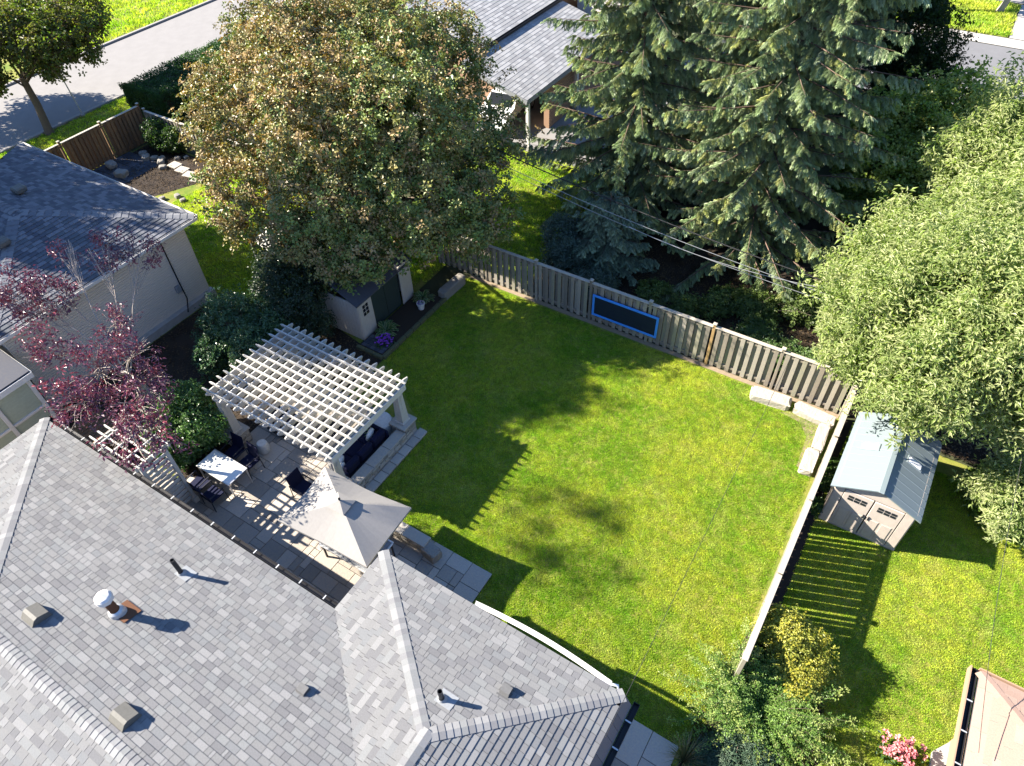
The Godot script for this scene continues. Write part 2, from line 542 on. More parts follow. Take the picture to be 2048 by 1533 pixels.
func grass_field(label: String, areas: Array, per: float, size: float, seed_: int, mesh: Mesh, holes := []) -> void:
	rng.seed = seed_
	noise.seed = 400
	noise.frequency = 0.35
	var xf := []
	var cc := PackedColorArray()
	for a in areas:
		var poly := PackedVector2Array(a)
		var lo := poly[0]
		var hi := poly[0]
		for q in poly:
			lo = lo.min(q)
			hi = hi.max(q)
		var cnt := int((hi.x - lo.x) * (hi.y - lo.y) * per)
		for k in cnt:
			var p := Vector2(rng.randf_range(lo.x, hi.x), rng.randf_range(lo.y, hi.y))
			if not Geometry2D.is_point_in_polygon(p, poly):
				continue
			var g := noise.get_noise_2d(p.x * 0.8, p.y * 0.8) * 0.7 + noise.get_noise_2d(p.x * 5.0 + 70, p.y * 5.0) * 0.5
			var f := clampf(0.48 + g + rng.randf_range(-0.25, 0.25), 0, 1)
			var c := Color(0.24, 0.42, 0.022).lerp(Color(0.6, 0.6, 0.075), f)
			if noise.get_noise_2d(p.x * 2.2 - 300.0, p.y * 2.2 + 90.0) + rng.randf_range(-0.2, 0.2) > 0.34:
				c = c.lerp(Color(0.72, 0.65, 0.24), 0.3)
			var t := rng.randf_range(0.45, 1.45)
			cc.append(Color(c.r * t, c.g * t, c.b * t))
			var s := size * rng.randf_range(0.7, 1.25)
			xf.append(Transform3D(Basis(Vector3.UP, rng.randf() * TAU).scaled(Vector3(s, s * rng.randf_range(0.7, 1.2), s)), Vector3(p.x, 0, p.y)))
	var o := scatter("grass", mesh, M.blade, xf, cc, self)
	tag(o, label, "grass", "", "stuff")

func tuft(blades: int, h: float, w: float, spread: float, seed_: int) -> ArrayMesh:
	rng.seed = seed_
	var m := MB.new()
	for k in blades:
		var p := Vector3(rng.randf_range(-1, 1), 0, rng.randf_range(-1, 1)) * spread
		var a := rng.randf() * TAU
		var side := Vector3(cos(a), 0, sin(a)) * w * 0.5
		var lean := Vector3(rng.randf_range(-1, 1), 0, rng.randf_range(-1, 1)) * h * 0.75
		var t := rng.randf_range(0.7, 1.25)
		m.col = Color(t, t, t)
		m.face([p - side, p + side, p + lean + Vector3.UP * h * rng.randf_range(0.7, 1.2)], Vector3(lean.z, 0.2, -lean.x))
	return m.mesh()

# ---------------------------------------------------------------- roofs
var tabs := []          # [distance, origin, U, N, W, u0, w0, width, tone, clipped polygon]
func shingle_plane(eave: Vector3, U: Vector3, up: Vector3, plan: Array, exposure: float, tones: Array, wmin: float, wmax: float, zmax := 1e9) -> void:
	# plan: 3D points of the slope, eave: a point on the eave line, U along the eave, up: unit vector up the slope
	var N := up.cross(U).normalized()
	if N.y < 0.0:
		N = -N
	var W := up
	var poly := PackedVector2Array()
	for p in plan:
		poly.append(Vector2((p - eave).dot(U), (p - eave).dot(W)))
	var lo := poly[0]
	var hi := poly[0]
	for q in poly:
		lo = lo.min(q)
		hi = hi.max(q)
	var w := lo.y
	while w < hi.y:
		var u := lo.x - rng.randf() * wmax
		while u < hi.x:
			var wd := snappedf(rng.randf_range(wmin, wmax), (wmax - wmin) / 5.0)
			if rng.randf() < 0.12:
				wd = wmin * 0.6
			var r := PackedVector2Array([Vector2(u, w), Vector2(u + wd, w), Vector2(u + wd, w + exposure), Vector2(u, w + exposure)])
			var mid := eave + U * (u + wd * 0.5) + W * (w + exposure * 0.5)
			if mid.z < zmax:
				for q in Geometry2D.intersect_polygons(r, poly):
					var whole: bool = q.size() == 4 and absf(area(q) - wd * exposure) < 1e-4
					tabs.append([mid.distance_to(CAM), eave, U, N, W, u, w, wd, pick(tones), null if whole else q, exposure])
			u += wd
		w += exposure

func area(p: PackedVector2Array) -> float:
	var a := 0.0
	for k in p.size():
		a += p[k].cross(p[(k + 1) % p.size()])
	return absf(a) * 0.5

func add_tab(m: MB, O: Vector3, U: Vector3, N: Vector3, W: Vector3, q: PackedVector2Array, w0: float, e: float, tone: Color, gap: float, butt: float) -> void:
	m.col = tone
	var lo := q[0].x
	var hi := q[0].x
	for p in q:
		lo = minf(lo, p.x)
		hi = maxf(hi, p.x)
	var top := []
	var low := []
	for p in q:
		var x := p.x
		if p.x - lo < 1e-4:
			x += gap
		if hi - p.x < 1e-4:
			x -= gap
		var h := butt * (1.0 - 0.82 * clampf((p.y - w0) / e, 0, 1))
		top.append(O + U * x + W * p.y + N * h)
		low.append(O + U * x + W * p.y)
	m.face(top, N)
	for k in top.size():
		var k2 := (k + 1) % top.size()
		var mid := Vector2((q[k].x + q[k2].x) * 0.5, (q[k].y + q[k2].y) * 0.5)
		if mid.y - w0 > e * 0.98:
			continue
		m.face([top[k], top[k2], low[k2], low[k]], (top[k2] - top[k]).cross(N) * (1.0 if Geometry2D.is_polygon_clockwise(q) else -1.0))

func lay_tabs(roof: Node, thing_node: Node, gap: float, butt: float, singles: int) -> void:
	tabs.sort_custom(func(a, b): return a[0] < b[0])
	var cache := {}
	var rest := MB.new()
	var made := 0
	for t in tabs:
		if t[9] == null and made < singles:
			var key := "%.3f %.3f %s" % [t[7], t[10], t[8]]
			if not cache.has(key):
				var m := MB.new()
				var q := PackedVector2Array([Vector2(0, 0), Vector2(t[7], 0), Vector2(t[7], t[10]), Vector2(0, t[10])])
				add_tab(m, Vector3.ZERO, Vector3.RIGHT, Vector3.UP, Vector3.BACK, q, 0, t[10], t[8], gap, butt)
				cache[key] = m.mesh()
			part("shingle", cache[key], M.shingle, roof, t[1] + t[2] * t[5] + t[4] * t[6], Basis(t[2], t[3], t[4]))
			made += 1
		else:
			var q: PackedVector2Array = t[9] if t[9] != null else PackedVector2Array([Vector2(t[5], t[6]), Vector2(t[5] + t[7], t[6]), Vector2(t[5] + t[7], t[6] + t[10]), Vector2(t[5], t[6] + t[10])])
			add_tab(rest, t[1], t[2], t[3], t[4], q, t[6], t[10], t[8], gap, butt)
	tag(part("shingle_field", rest.mesh(), M.shingle, roof), "", "", "", "stuff")
	tabs.clear()

func caps(roof: Node, a: Vector3, b: Vector3, d1: Vector3, d2: Vector3, wide: float, step: float, tones: Array, lift := 0.03) -> void:   # cap pieces along a hip or ridge from low a to high b
	var dir := (b - a).normalized()
	var cnt := int(a.distance_to(b) / step)
	for k in cnt:
		var p := a + dir * step * k
		var e := p + dir * (step + 0.03)
		var m := MB.new()
		m.col = pick(tones)
		var lo := Vector3.UP * lift
		var hi := Vector3.UP * (lift - 0.014)
		for d in [d1, d2]:
			m.face([p + lo, e + hi, e + hi + d * wide, p + lo + d * wide], Vector3.UP)
			m.face([p + lo, p + lo + d * wide, p + d * wide, p], -dir)
			m.face([p + lo + d * wide, e + hi + d * wide, e + d * wide - Vector3.UP * 0.01, p + d * wide - Vector3.UP * 0.01], d)
		part("ridge_cap", m.mesh(), M.shingle, roof)

func down(dir: Vector3, n: Vector3) -> Vector3:
	var d := n.cross(dir).normalized()
	return d if d.y < 0.0 else -d

func slab(m: MB, pts: Array, drop: float) -> void:
	m.prism(pts, Vector3.DOWN * drop)

# ---------------------------------------------------------------- fences
func fence(called: String, label: String, a: Vector3, b: Vector3, h: float, mats: Array, pitch: float, bw: float, post_gap: float, cap: Material, skip_back := false, post_mats := {}) -> Node3D:
	var o := thing(called, label, "fence", a)
	var d := (b - a)
	var ln := d.length()
	d = d.normalized()
	var s := d.cross(Vector3.UP)
	var r := Basis(d, Vector3.UP, d.cross(Vector3.UP))
	var np := int(round(ln / post_gap))
	for k in np + 1:
		var p := d * ln * k / np
		var top := h + 0.12
		part("post", boxmesh(Vector3(0.1, top + 0.3, 0.1), 0.01), post_mats.get(k, mats[k % mats.size()]), o, p + Vector3.UP * (top * 0.5 - 0.15), r)
		pbox("post_cap", cap, o, p + Vector3.UP * (top + 0.02), Vector3(0.14, 0.04, 0.14), 0.012, r)
	for k in np:
		var p0 := d * (ln * k / np + 0.05)
		var p1 := d * (ln * (k + 1) / np - 0.05)
		var l := p0.distance_to(p1)
		for y in [0.22, h - 0.12]:
			pbox("rail", mats[1], o, (p0 + p1) * 0.5 + Vector3.UP * y, Vector3(l, 0.085, 0.04), 0.0, r)
		pbox("cap_rail", cap, o, (p0 + p1) * 0.5 + Vector3.UP * (h + 0.02), Vector3(l + 0.02, 0.035, 0.14), 0.006, r)
		var c := int(l / pitch)
		for j in c:
			var at := p0 + d * ((j + 0.5) * l / c)
			pbox("board", pick(mats), o, at + s * 0.034 + Vector3.UP * (h * 0.5 + 0.02), Vector3(bw, h - 0.06 + rng.randf_range(-0.02, 0.01), 0.019), 0.004, r)
			if not skip_back and j < c - 1:
				pbox("board", pick(mats), o, at + d * (0.5 * l / c) - s * 0.034 + Vector3.UP * (h * 0.5 + 0.02), Vector3(bw, h - 0.06, 0.019), 0.004, r)
	return o

func stone_wall(o: Node, x0: float, z0: float, x1: float, z1: float, y0: float, y1: float) -> void:    # coursed veneer of single stones on four faces round a core
	pbox("core", M.joint, o, Vector3((x0 + x1) / 2, (y0 + y1) / 2, (z0 + z1) / 2), Vector3(x1 - x0 - 0.05, y1 - y0 - 0.01, z1 - z0 - 0.05))
	var y := y0
	while y < y1 - 0.02:
		var ch := minf([0.07, 0.09, 0.11][rng.randi() % 3], y1 - y)
		for f in 4:
			var a := Vector3(x0, 0, z0)
			var b := Vector3(x1, 0, z0)
			if f == 1:
				a = Vector3(x1, 0, z0); b = Vector3(x1, 0, z1)
			elif f == 2:
				a = Vector3(x1, 0, z1); b = Vector3(x0, 0, z1)
			elif f == 3:
				a = Vector3(x0, 0, z1); b = Vector3(x0, 0, z0)
			var l := a.distance_to(b)
			var d := (b - a) / l
			var u := 0.0
			while u < l - 0.01:
				var w: float = minf([0.14, 0.2, 0.28, 0.34][rng.randi() % 4], l - u)
				if l - u - w < 0.08:
					w = l - u
				var inn := d.cross(Vector3.DOWN)
				pbox("stone", pick(M.stone), o, a + d * (u + w / 2) + inn * (0.022 - rng.randf() * 0.014) + Vector3.UP * (y + ch / 2), Vector3(w - 0.012, ch - 0.012, 0.05), 0.01, Basis(d, Vector3.UP, d.cross(Vector3.UP)))
				u += w
		y += ch

func rock(called: String, label: String, mt: Material, at: Vector3, s: Vector3, turn: float, seed_: int, group := "", jag := 0.16, sharp := 0.55) -> MeshInstance3D:
	var m := MB.new()
	var f := FastNoiseLite.new()
	f.seed = seed_
	f.frequency = 0.9
	var sm := SphereMesh.new()
	sm.radial_segments = 28
	sm.rings = 14
	var a := sm.get_mesh_arrays()
	var vs: PackedVector3Array = a[Mesh.ARRAY_VERTEX]
	var ix: PackedInt32Array = a[Mesh.ARRAY_INDEX]
	for k in range(0, ix.size(), 3):
		var p := []
		for j in 3:
			var w: Vector3 = vs[ix[k + j]] * 2.0
			var q := Vector3(signf(w.x) * pow(absf(w.x), sharp), signf(w.y) * pow(absf(w.y), sharp), signf(w.z) * pow(absf(w.z), sharp)) * lerpf(1.0, 0.68, sharp)
			q *= 1.0 + jag * f.get_noise_3dv(w * 2.0)
			p.append(Vector3(q.x * s.x * 0.5, q.y * s.y * 0.5, q.z * s.z * 0.5))
		m.face(p, (p[0] + p[1] + p[2]))
	var o := part(called, m.mesh(), mt, self, at + Vector3.UP * s.y * 0.36, Basis(Vector3.UP, turn))
	tag(o, label, "rock", group)
	return o

func _ready() -> void:
	rng.seed = 1
	# ------------------------------------------------ camera, sky, sun, exposure
	var cam := Camera3D.new()
	cam.name = "camera"
	cam.position = CAM
	cam.rotation_degrees = Vector3(-46.91, 33.79, -2.27)
	cam.fov = 57.03
	cam.near = 0.1
	cam.far = 400.0
	add_child(cam)
	cam.current = true
	var env := Environment.new()
	var sky := Sky.new()
	var sm := ProceduralSkyMaterial.new()
	sm.sky_top_color = Color(0.34, 0.48, 0.7)
	sm.sky_horizon_color = Color(0.68, 0.75, 0.84)
	sm.sky_curve = 0.15
	sm.ground_bottom_color = Color(0.2, 0.22, 0.16)
	sm.ground_horizon_color = Color(0.5, 0.58, 0.62)
	sky.sky_material = sm
	env.background_mode = Environment.BG_SKY
	env.sky = sky
	env.background_energy_multiplier = 0.56
	env.tonemap_mode = Environment.TONE_MAPPER_LINEAR
	env.tonemap_exposure = 5.1
	env.sdfgi_enabled = true
	env.ssao_enabled = true
	env.ssil_enabled = true
	var we := WorldEnvironment.new()
	we.name = "environment"
	we.environment = env
	add_child(we)
	var sun := DirectionalLight3D.new()
	sun.name = "sun"
	sun.light_energy = 1.6
	sun.light_color = Color(1.0, 0.965, 0.91)
	sun.light_angular_distance = 0.5
	sun.shadow_enabled = true
	add_child(sun)
	sun.look_at_from_position(Vector3.ZERO, Vector3(0.7735, -0.559, -0.298))
	make_materials()
	build_ground()
	build_main_house()
	build_neighbour_house()
	build_far_houses()
	build_fences()
	build_patio()
	build_pergola()
	build_arbor()
	build_furniture()
	build_umbrella()
	build_sheds()
	build_garden_bits()
	build_wires()
	build_trees()
	build_shrubs()
	build_grass()

# ================================================================ the setting
func build_ground() -> void:
	ground("ground", M.earth, rect(-160, -160, 120, 60), -0.03)
	ground("lawn", M.grass, rect(-14.0, -18.3, 0.74, -3.0), 0.0)
	ground("side_lawn", M.grass, rect(0.8, -18.2, 16, 0), 0.0)
	ground("rear_lawn", M.grass, rect(-35.1, -19.2, -15.3, -3.0), 0.0)
	ground("carport_lawn", M.grass, rect(-19.5, -28.1, -11.6, -18.4), 0.0)
	ground("verge", M.grass, rect(-41.15, -60, -35.3, 20), 0.0)
	ground("far_lawn", M.grass, rect(-90, -120, -48.7, 20), 0.0)
	ground("street_lawn", M.grass, rect(-8, -60.5, 1.4, -54.2), 0.0)
	ground("mulch_bed", M.mulch, [Vector2(-11.6, -18.38), Vector2(9, -18.38), Vector2(9, -31), Vector2(-13, -31), Vector2(-12.4, -24)], 0.0)
	ground("shrub_bed", M.mulch, [Vector2(-22.1, -4.7), Vector2(-20.5, -4.2), Vector2(-17.7, -4.2), Vector2(-17.7, -5.2), Vector2(-15.62, -5.2), Vector2(-15.62, -10.6), Vector2(-14.0, -11.0), Vector2(-14.05, -12.6), Vector2(-17.6, -13.2), Vector2(-20.5, -12.6), Vector2(-22.1, -11.4)], 0.008)
	ground("pond_bed", M.soil, [Vector2(-35.0, -14), Vector2(-31, -14.6), Vector2(-29.6, -17.4), Vector2(-29, -19.1), Vector2(-35.0, -19.1)], 0.008)
	ground("fence_strip", M.dry_soil, rect(-14.0, -18.3, 0.7, -18.1), 0.006)
	ground("side_strip", M.soil, rect(0.8, -18.2, 1.15, -8.2), 0.006)
	ground("corner_soil", M.dry_soil, [Vector2(-0.2, -18.0), Vector2(0.6, -18.0), Vector2(0.6, -15.4), Vector2(0.12, -15.5), Vector2(0.05, -16.8), Vector2(-0.3, -17.3), Vector2(-1.0, -17.4)], 0.012)
	ground("shrub_bed_corner", M.mulch, [Vector2(0.35, -5.3), Vector2(3.2, -6.0), Vector2(3.0, -8.2), Vector2(2.4, -10.2), Vector2(0.75, -10.2), Vector2(0.3, -7.2)], 0.008)
	ground("road", M.asphalt, rect(-48.4, -140, -41.3, 40), 0.002)
	ground("driveway", M.asphalt, rect(-26, -44, -13.2, -28.2), 0.004)
	ground("drive_edge", M.street, [Vector2(-16.6, -28.3), Vector2(-13.2, -28.3), Vector2(-13.2, -27.4), Vector2(-15.2, -27.6)], 0.006)
	ground("street_driveway", M.street, rect(-14, -52.6, 20, -43), 0.002)
	ground("sidewalk", M.concrete, rect(-40, -54.1, 40, -52.7), 0.006)
	ground("cross_street", M.asphalt, rect(-41, -75, 60, -60.7), 0.002)
	ground("entry_path", M.concrete, rect(1.5, -60.5, 12, -54.2), 0.004)
	for k in [[-48.62, "kerb"], [-41.12, "kerb"]]:
		var o := pbox("kerb", M.kerb, self, Vector3(k[0], 0.03, -40), Vector3(0.24, 0.16, 140), 0.02)
		o.set_meta("kind", "structure")
	var m := MB.new()
	m.box(Vector3(7.4, 0.04, -6.0), Vector3(4.4, 0.12, 6.1), 0.01)
	m.prism([Vector3(5.2, -0.02, -9.05), Vector3(5.95, -0.02, -10.1), Vector3(9.6, -0.02, -10.1), Vector3(9.6, -0.02, -9.05)], Vector3.UP * 0.12)
	part("concrete_slab", m.mesh(), M.concrete, self).set_meta("kind", "structure")
	# pavers of the two patios, laid as a random ashlar bond
	lay_pavers("patio", -17.6, -10.6, 54, 33, 0.22, func(x: float, z: float) -> bool:
		if x < -15.6 and z < -5.1:
			return false
		if x > -10.62 and z < -7.42:
			return false
		if x > -7.3 and z > -5.1:
			return false
		return x < -6.05 and z > -10.7, 3)
	lay_pavers("side_patio", -1.1, -6.1, 4, 9, 0.33, func(_x: float, _z: float) -> bool: return true, 9)
	# a narrow band of long pavers along the seat wall
	var o := thing("paver_border", "grey paver border along the lawn side of the stone seat wall", "paving")
	tag(o, "", "", "", "structure")
	for k in 8:
		pbox("paver", M.paver[3 + k % 3], o, Vector3(-10.72, 0.045, -7.65 - 0.405 * k), Vector3(0.3, 0.08, 0.39), 0.012)

func lay_pavers(called: String, x0: float, z0: float, nx: int, nz: int, u: float, ok: Callable, seed_: int) -> void:
	rng.seed = seed_
	var o := thing(called, "%s of grey-beige stone pavers in random rectangles" % called.replace("_", " "), "patio")
	o.set_meta("kind", "structure")
	var used := {}
	var base := MB.new()
	for j in nz:
		for i in nx:
			if not ok.call(x0 + (i + 0.5) * u, z0 + (j + 0.5) * u):
				used[Vector2i(i, j)] = true
	for j in nz:
		for i in nx:
			if used.has(Vector2i(i, j)):
				continue
			var best := Vector2i(1, 1)
			var opts := [Vector2i(3, 3), Vector2i(3, 2), Vector2i(2, 3), Vector2i(2, 2), Vector2i(3, 3), Vector2i(2, 1), Vector2i(1, 2), Vector2i(3, 1)]
			for t in 7:
				var c: Vector2i = opts[rng.randi() % opts.size()]
				var fits := true
				for a in c.x:
					for b in c.y:
						if used.has(Vector2i(i + a, j + b)) or i + a >= nx or j + b >= nz:
							fits = false
				if fits and c.x * c.y > best.x * best.y:
					best = c
					if rng.randf() < 0.6:
						break
			for a in best.x:
				for b in best.y:
					used[Vector2i(i + a, j + b)] = true
			var ctr := Vector3(x0 + (i + best.x * 0.5) * u, 0, z0 + (j + best.y * 0.5) * u)
			base.box(ctr + Vector3.UP * 0.005, Vector3(best.x * u, 0.02, best.y * u))
			pbox("paver", pick(M.paver), o, ctr + Vector3.UP * (0.022 + rng.randf() * 0.003), Vector3(best.x * u - 0.014, 0.03, best.y * u - 0.014), 0.006)
	part("joint_sand", base.mesh(), M.joint, o)

func build_patio() -> void:
	# limestone blocks in the lawn's far corner
	var cols := [["leftmost flat pale limestone block against the back fence", Vector3(-1.45, 0, -17.72), Vector3(1.4, 0.34, 0.52), 0.1, 3], ["pale limestone block between the leftmost block and the fence corner", Vector3(0.0, 0, -17.72), Vector3(1.4, 0.34, 0.46), -0.1, 5], ["pale limestone block in the fence corner along the side fence", Vector3(0.44, 0, -16.85), Vector3(0.38, 0.34, 1.25), 0.04, 6], ["pale limestone block against the side fence, nearest the camera", Vector3(0.4, 0, -15.75), Vector3(0.44, 0.32, 1.0), 0.02, 9]]
	for k in cols:
		rock("limestone_block", k[0], M.limestone, k[1], k[2], k[3], k[4], "limestone blocks in the lawn corner", 0.16, 0.24)
	rock("garden_step_stone", "long grey stone block at the end of the shed's garden bed", M.boulder, Vector3(-14.1, 0, -17.05), Vector3(0.42, 0.5, 1.5), -0.05, 12, "", 0.1, 0.25)
	rock("landscape_stone", "grey stone slab lying on the end of the low wall beside the umbrella", M.boulder, Vector3(-7.75, 0.0, -7.12), Vector3(0.62, 0.5, 0.42), -0.2, 14, "", 0.14, 0.3)
	rock("edging_stone", "grey upright stone beside the ornamental grass in the lower right bed", M.stone[4], Vector3(0.98, 0, -6.0), Vector3(0.22, 0.4, 0.9), -0.35, 15, "", 0.1, 0.3)
	var pts := [[-34.2, -17.9, 0.5], [-33.7, -17.7, 0.6], [-33.3, -17.9, 0.45], [-33.0, -18.1, 0.4], [-32.7, -17.8, 0.5], [-34.6, -16.3, 0.7], [-32.3, -18.5, 0.35], [-32.0, -18.8, 0.3], [-32.2, -17.5, 0.45], [-29.4, -16.1, 0.4], [-28.9, -16.0, 0.35], [-29.9, -15.6, 0.35], [-33.4, -16.0, 0.75]]
	for k in pts.size():
		var q: Array = pts[k]
		rock("boulder", "grey rounded boulder in the dark bed by the brown fence", M.boulder, Vector3(q[0], 0, q[1]), Vector3(q[2], q[2] * 0.6, q[2] * 0.8), q[0] * 3.0, 40 + k, "boulders in the neighbour's pond bed", 0.2)
	for k in 4:
		var o := pbox("path_slab", M.limestone, self, Vector3(-31.9 + 0.7 * k, 0.05, -18.0 + 0.12 * k), Vector3(0.62, 0.08, 0.5), 0.015, Basis(Vector3.UP, 0.1 * k))
		tag(o, ["first pale stepping slab of the path from the brown fence", "second pale stepping slab of the path from the brown fence", "third pale stepping slab of the path from the brown fence", "last pale stepping slab of the path, nearest the bronze maple"][k], "slab", "stepping slabs by the boulders")
	var sl := thing("slate_terrace", "dark blue-grey slate terrace beside the brown fence", "terrace", Vector3(-34.0, 0, -16.4))
	sl.set_meta("kind", "structure")
	rng.seed = 8
	for i in 5:
		for j in 6:
			pbox("slate", pick([M.slate, M.slate2]), sl, Vector3(-0.9 + 0.5 * i, 0.03, -1.1 + 0.5 * j), Vector3(0.48, 0.04, 0.48), 0.008)

func build_main_house() -> void:
	rng.seed = 21
	var o := thing("bungalow", "bungalow with light grey shingled hip roof in the lower left", "house")
	var E := 2.4
	var D := Vector3(-19.27, E, -3.845)
	var C := Vector3(-7.83, E, -3.845)
	var A := Vector3(-7.83, E, -5.64)
	var B := Vector3(-1.2, E, -5.64)
	var P := Vector3(-4.1, 3.318, -2.58)
	var V := Vector3(-4.1, 3.32, -0.779)
	var R := Vector3(-5.55, 3.778, 0.75)
	var L := Vector3(-13.5, 3.778, 0.75)
	var DB := Vector3(-19.27, E, 5.345)
	var BB := Vector3(-1.2, E, 5.345)
	var wall := MB.new()
	wall.box(Vector3(-10.25, 1.15, 0.75), Vector3(17.1, 2.3, 8.3))
	wall.box(Vector3(-4.55, 1.15, -4.3), Vector3(5.7, 2.3, 1.8))
	part("wall", wall.mesh(), M.brick, o)
	var slopes := [[D, C, V, R, L], [D, L, DB], [DB, L, R, BB], [C, A, P, V], [A, B, P], [B, BB, R, V, P]]
	var under := MB.new()
	for s in [slopes[0], slopes[1], slopes[2], slopes[3], slopes[4], [B, BB, P], [BB, V, P], [BB, R, V]]:
		var p := []
		for q in s:
			p.append(q - Vector3.UP * 0.004)
		slab(under, p, 0.14)
	var roof := part("roof", under.mesh(), M.underlay, o)
	var tones := [Color(0.162, 0.163, 0.163), Color(0.144, 0.145, 0.146), Color(0.19, 0.191, 0.19), Color(0.126, 0.127, 0.13), Color(0.153, 0.154, 0.155), Color(0.158, 0.158, 0.157), Color(0.149, 0.151, 0.153), Color(0.172, 0.173, 0.173)]
	var nrm := []
	var spec := [[D, Vector3.RIGHT], [DB, Vector3.FORWARD], [BB, Vector3.LEFT], [C, Vector3.FORWARD], [A, Vector3.RIGHT], [B, Vector3.BACK]]
	for k in 6:
		var s: Array = slopes[k]
		var n: Vector3 = (s[1] - s[0]).cross(s[2] - s[0]).normalized()
		if n.y < 0.0:
			n = -n
		nrm.append(n)
		var U: Vector3 = spec[k][1]
		var W := n.cross(U).normalized()
		if W.y < 0.0:
			W = -W
			U = -U
		shingle_plane(spec[k][0], U, W, s, 0.152, tones, 0.13, 0.34, 3.6)
	lay_tabs(roof, o, 0.0042, 0.02, 300)
	var ct := [Color(0.209, 0.210, 0.210), Color(0.184, 0.185, 0.187), Color(0.162, 0.164, 0.167)]
	for h in [[D, L, 0, 1], [A, P, 3, 4], [B, P, 4, 5], [R, L, 0, 2], [V + Vector3(0, 0, 0.2), P + Vector3(0, 0, -0.15), 3, 5]]:
		var dir: Vector3 = (h[1] - h[0]).normalized()
		caps(roof, h[0], h[1], down(dir, nrm[h[2]]), down(dir, nrm[h[3]]), 0.145, 0.15, ct, 0.034)
	# steep shingled skirt on the right eave
	var sk := MB.new()
	var z := -5.64
	rng.seed = 4
	while z < 4.0:
		var w := rng.randf_range(0.2, 0.45)
		var c: Color = pick(tones)
		sk.col = c
		sk.prism([Vector3(-1.19, 2.41, z), Vector3(-1.0, 2.06, z), Vector3(-1.06, 2.03, z), Vector3(-1.24, 2.38, z)], Vector3(0, 0, w - 0.008))
		z += w
	part("roof_skirt", sk.mesh(), M.shingle, o)
	# gutters: black ones with pale clips, a bowed white one
	var g := part("gutter", trough(Vector3(-19.3, 2.36, -3.9), Vector3(-7.86, 2.36, -3.9), 0.11, Vector3.FORWARD), M.black, o)
	for k in 14:
		pbox("bracket", M.galv, g, Vector3(-18.4 + 0.78 * k, 2.372, -3.955), Vector3(0.03, 0.012, 0.115))
	var g2 := part("gutter", trough(Vector3(-0.985, 2.06, -5.75), Vector3(-0.985, 2.06, 4.0), 0.13, Vector3.RIGHT), M.black, o)
	for k in 8:
		pbox("bracket", M.galv, g2, Vector3(-0.92, 2.075, -5.3 + 0.62 * k), Vector3(0.135, 0.012, 0.03))
	var bow := MB.new()
	var prev := Vector3.ZERO
	for k in 13:
		var t := k / 12.0
		var q := Vector3(lerpf(-5.1, -1.55, t), 2.36, -5.67 - 0.1 * sin(PI * t))
		if k > 0:
			bow.bar(prev + Vector3(0, 0, -0.02), q + Vector3(0, 0, -0.02), 0.085, 0.012)
			bow.bar(prev + Vector3(0, 0.035, -0.065), q + Vector3(0, 0.035, -0.065), 0.012, 0.08)
		prev = q
	part("white_gutter", bow.mesh(), M.white, o)
	var ds := MB.new()
	ds.tube([Vector3(-1.55, 2.36, -5.7), Vector3(-1.42, 2.33, -5.76), Vector3(-1.36, 2.2, -5.7), Vector3(-1.4, 1.9, -5.3), Vector3(-1.5, 0.2, -5.24)], [0.035, 0.035, 0.035, 0.035, 0.035], 8)
	part("downspout", ds.mesh(), M.bluewhite, o)
	part("fascia", fascia_mesh([[D, C], [C, A], [A, B]]), M.grey_metal, o)
	# things let into the roof
	for q in [[Vector3(-12.73, 3.57, 0.02), "a"], [Vector3(-9.2, 3.66, 0.35), "b"]]:
		var m := MB.new()
		m.col = Color(1, 1, 1)
		var c0: Vector3 = q[0]
		for sx in [-1.0, 1.0]:
			m.face([c0 + Vector3(0.21 * sx, -0.03, 0.24), c0 + Vector3(0.21 * sx, -0.12, -0.26), c0 + Vector3(0.21 * sx, 0.1, -0.24), c0 + Vector3(0.21 * sx, 0.2, -0.02), c0 + Vector3(0.21 * sx, 0.18, 0.06)], Vector3.RIGHT * sx)
		m.face([c0 + Vector3(-0.21, -0.03, 0.24), c0 + Vector3(0.21, -0.03, 0.24), c0 + Vector3(0.21, 0.18, 0.06), c0 + Vector3(-0.21, 0.18, 0.06)], Vector3(0, 1, 1))
		m.face([c0 + Vector3(-0.21, 0.18, 0.06), c0 + Vector3(0.21, 0.18, 0.06), c0 + Vector3(0.21, 0.2, -0.02), c0 + Vector3(-0.21, 0.2, -0.02)], Vector3.UP)
		m.face([c0 + Vector3(-0.21, 0.2, -0.02), c0 + Vector3(0.21, 0.2, -0.02), c0 + Vector3(0.21, 0.1, -0.24), c0 + Vector3(-0.21, 0.1, -0.24)], Vector3(0, 1, -0.5))
		m.box(c0 + Vector3(0, -0.06, 0), Vector3(0.54, 0.012, 0.6), 0.0, Basis(Vector3.RIGHT, -atan(0.3)))
		var vt := part("roof_vent", m.mesh(), M.vent, o)
		var mo := MB.new()
		mo.face([c0 + Vector3(-0.2, 0.09, -0.235), c0 + Vector3(0.2, 0.09, -0.235), c0 + Vector3(0.2, -0.1, -0.25), c0 + Vector3(-0.2, -0.1, -0.25)], Vector3.FORWARD)
		part("louver", mo.mesh(), M.black, vt)
	for q in [Vector3(-6.9, 2.95, -2.0), Vector3(-3.3, 2.84, -4.25)]:
		var m := MB.new()
		m.prism([q + Vector3(-0.11, -0.02, 0.13), q + Vector3(-0.11, 0.11, 0.06), q + Vector3(-0.11, 0.12, -0.1), q + Vector3(-0.11, -0.08, -0.12)], Vector3.RIGHT * 0.22)
		m.box(q + Vector3(0, -0.02, -0.02), Vector3(0.3, 0.012, 0.36), 0.0, Basis(Vector3.RIGHT, -atan(0.3)))
		part("exhaust_hood", m.mesh(), M.vent_grey, o)
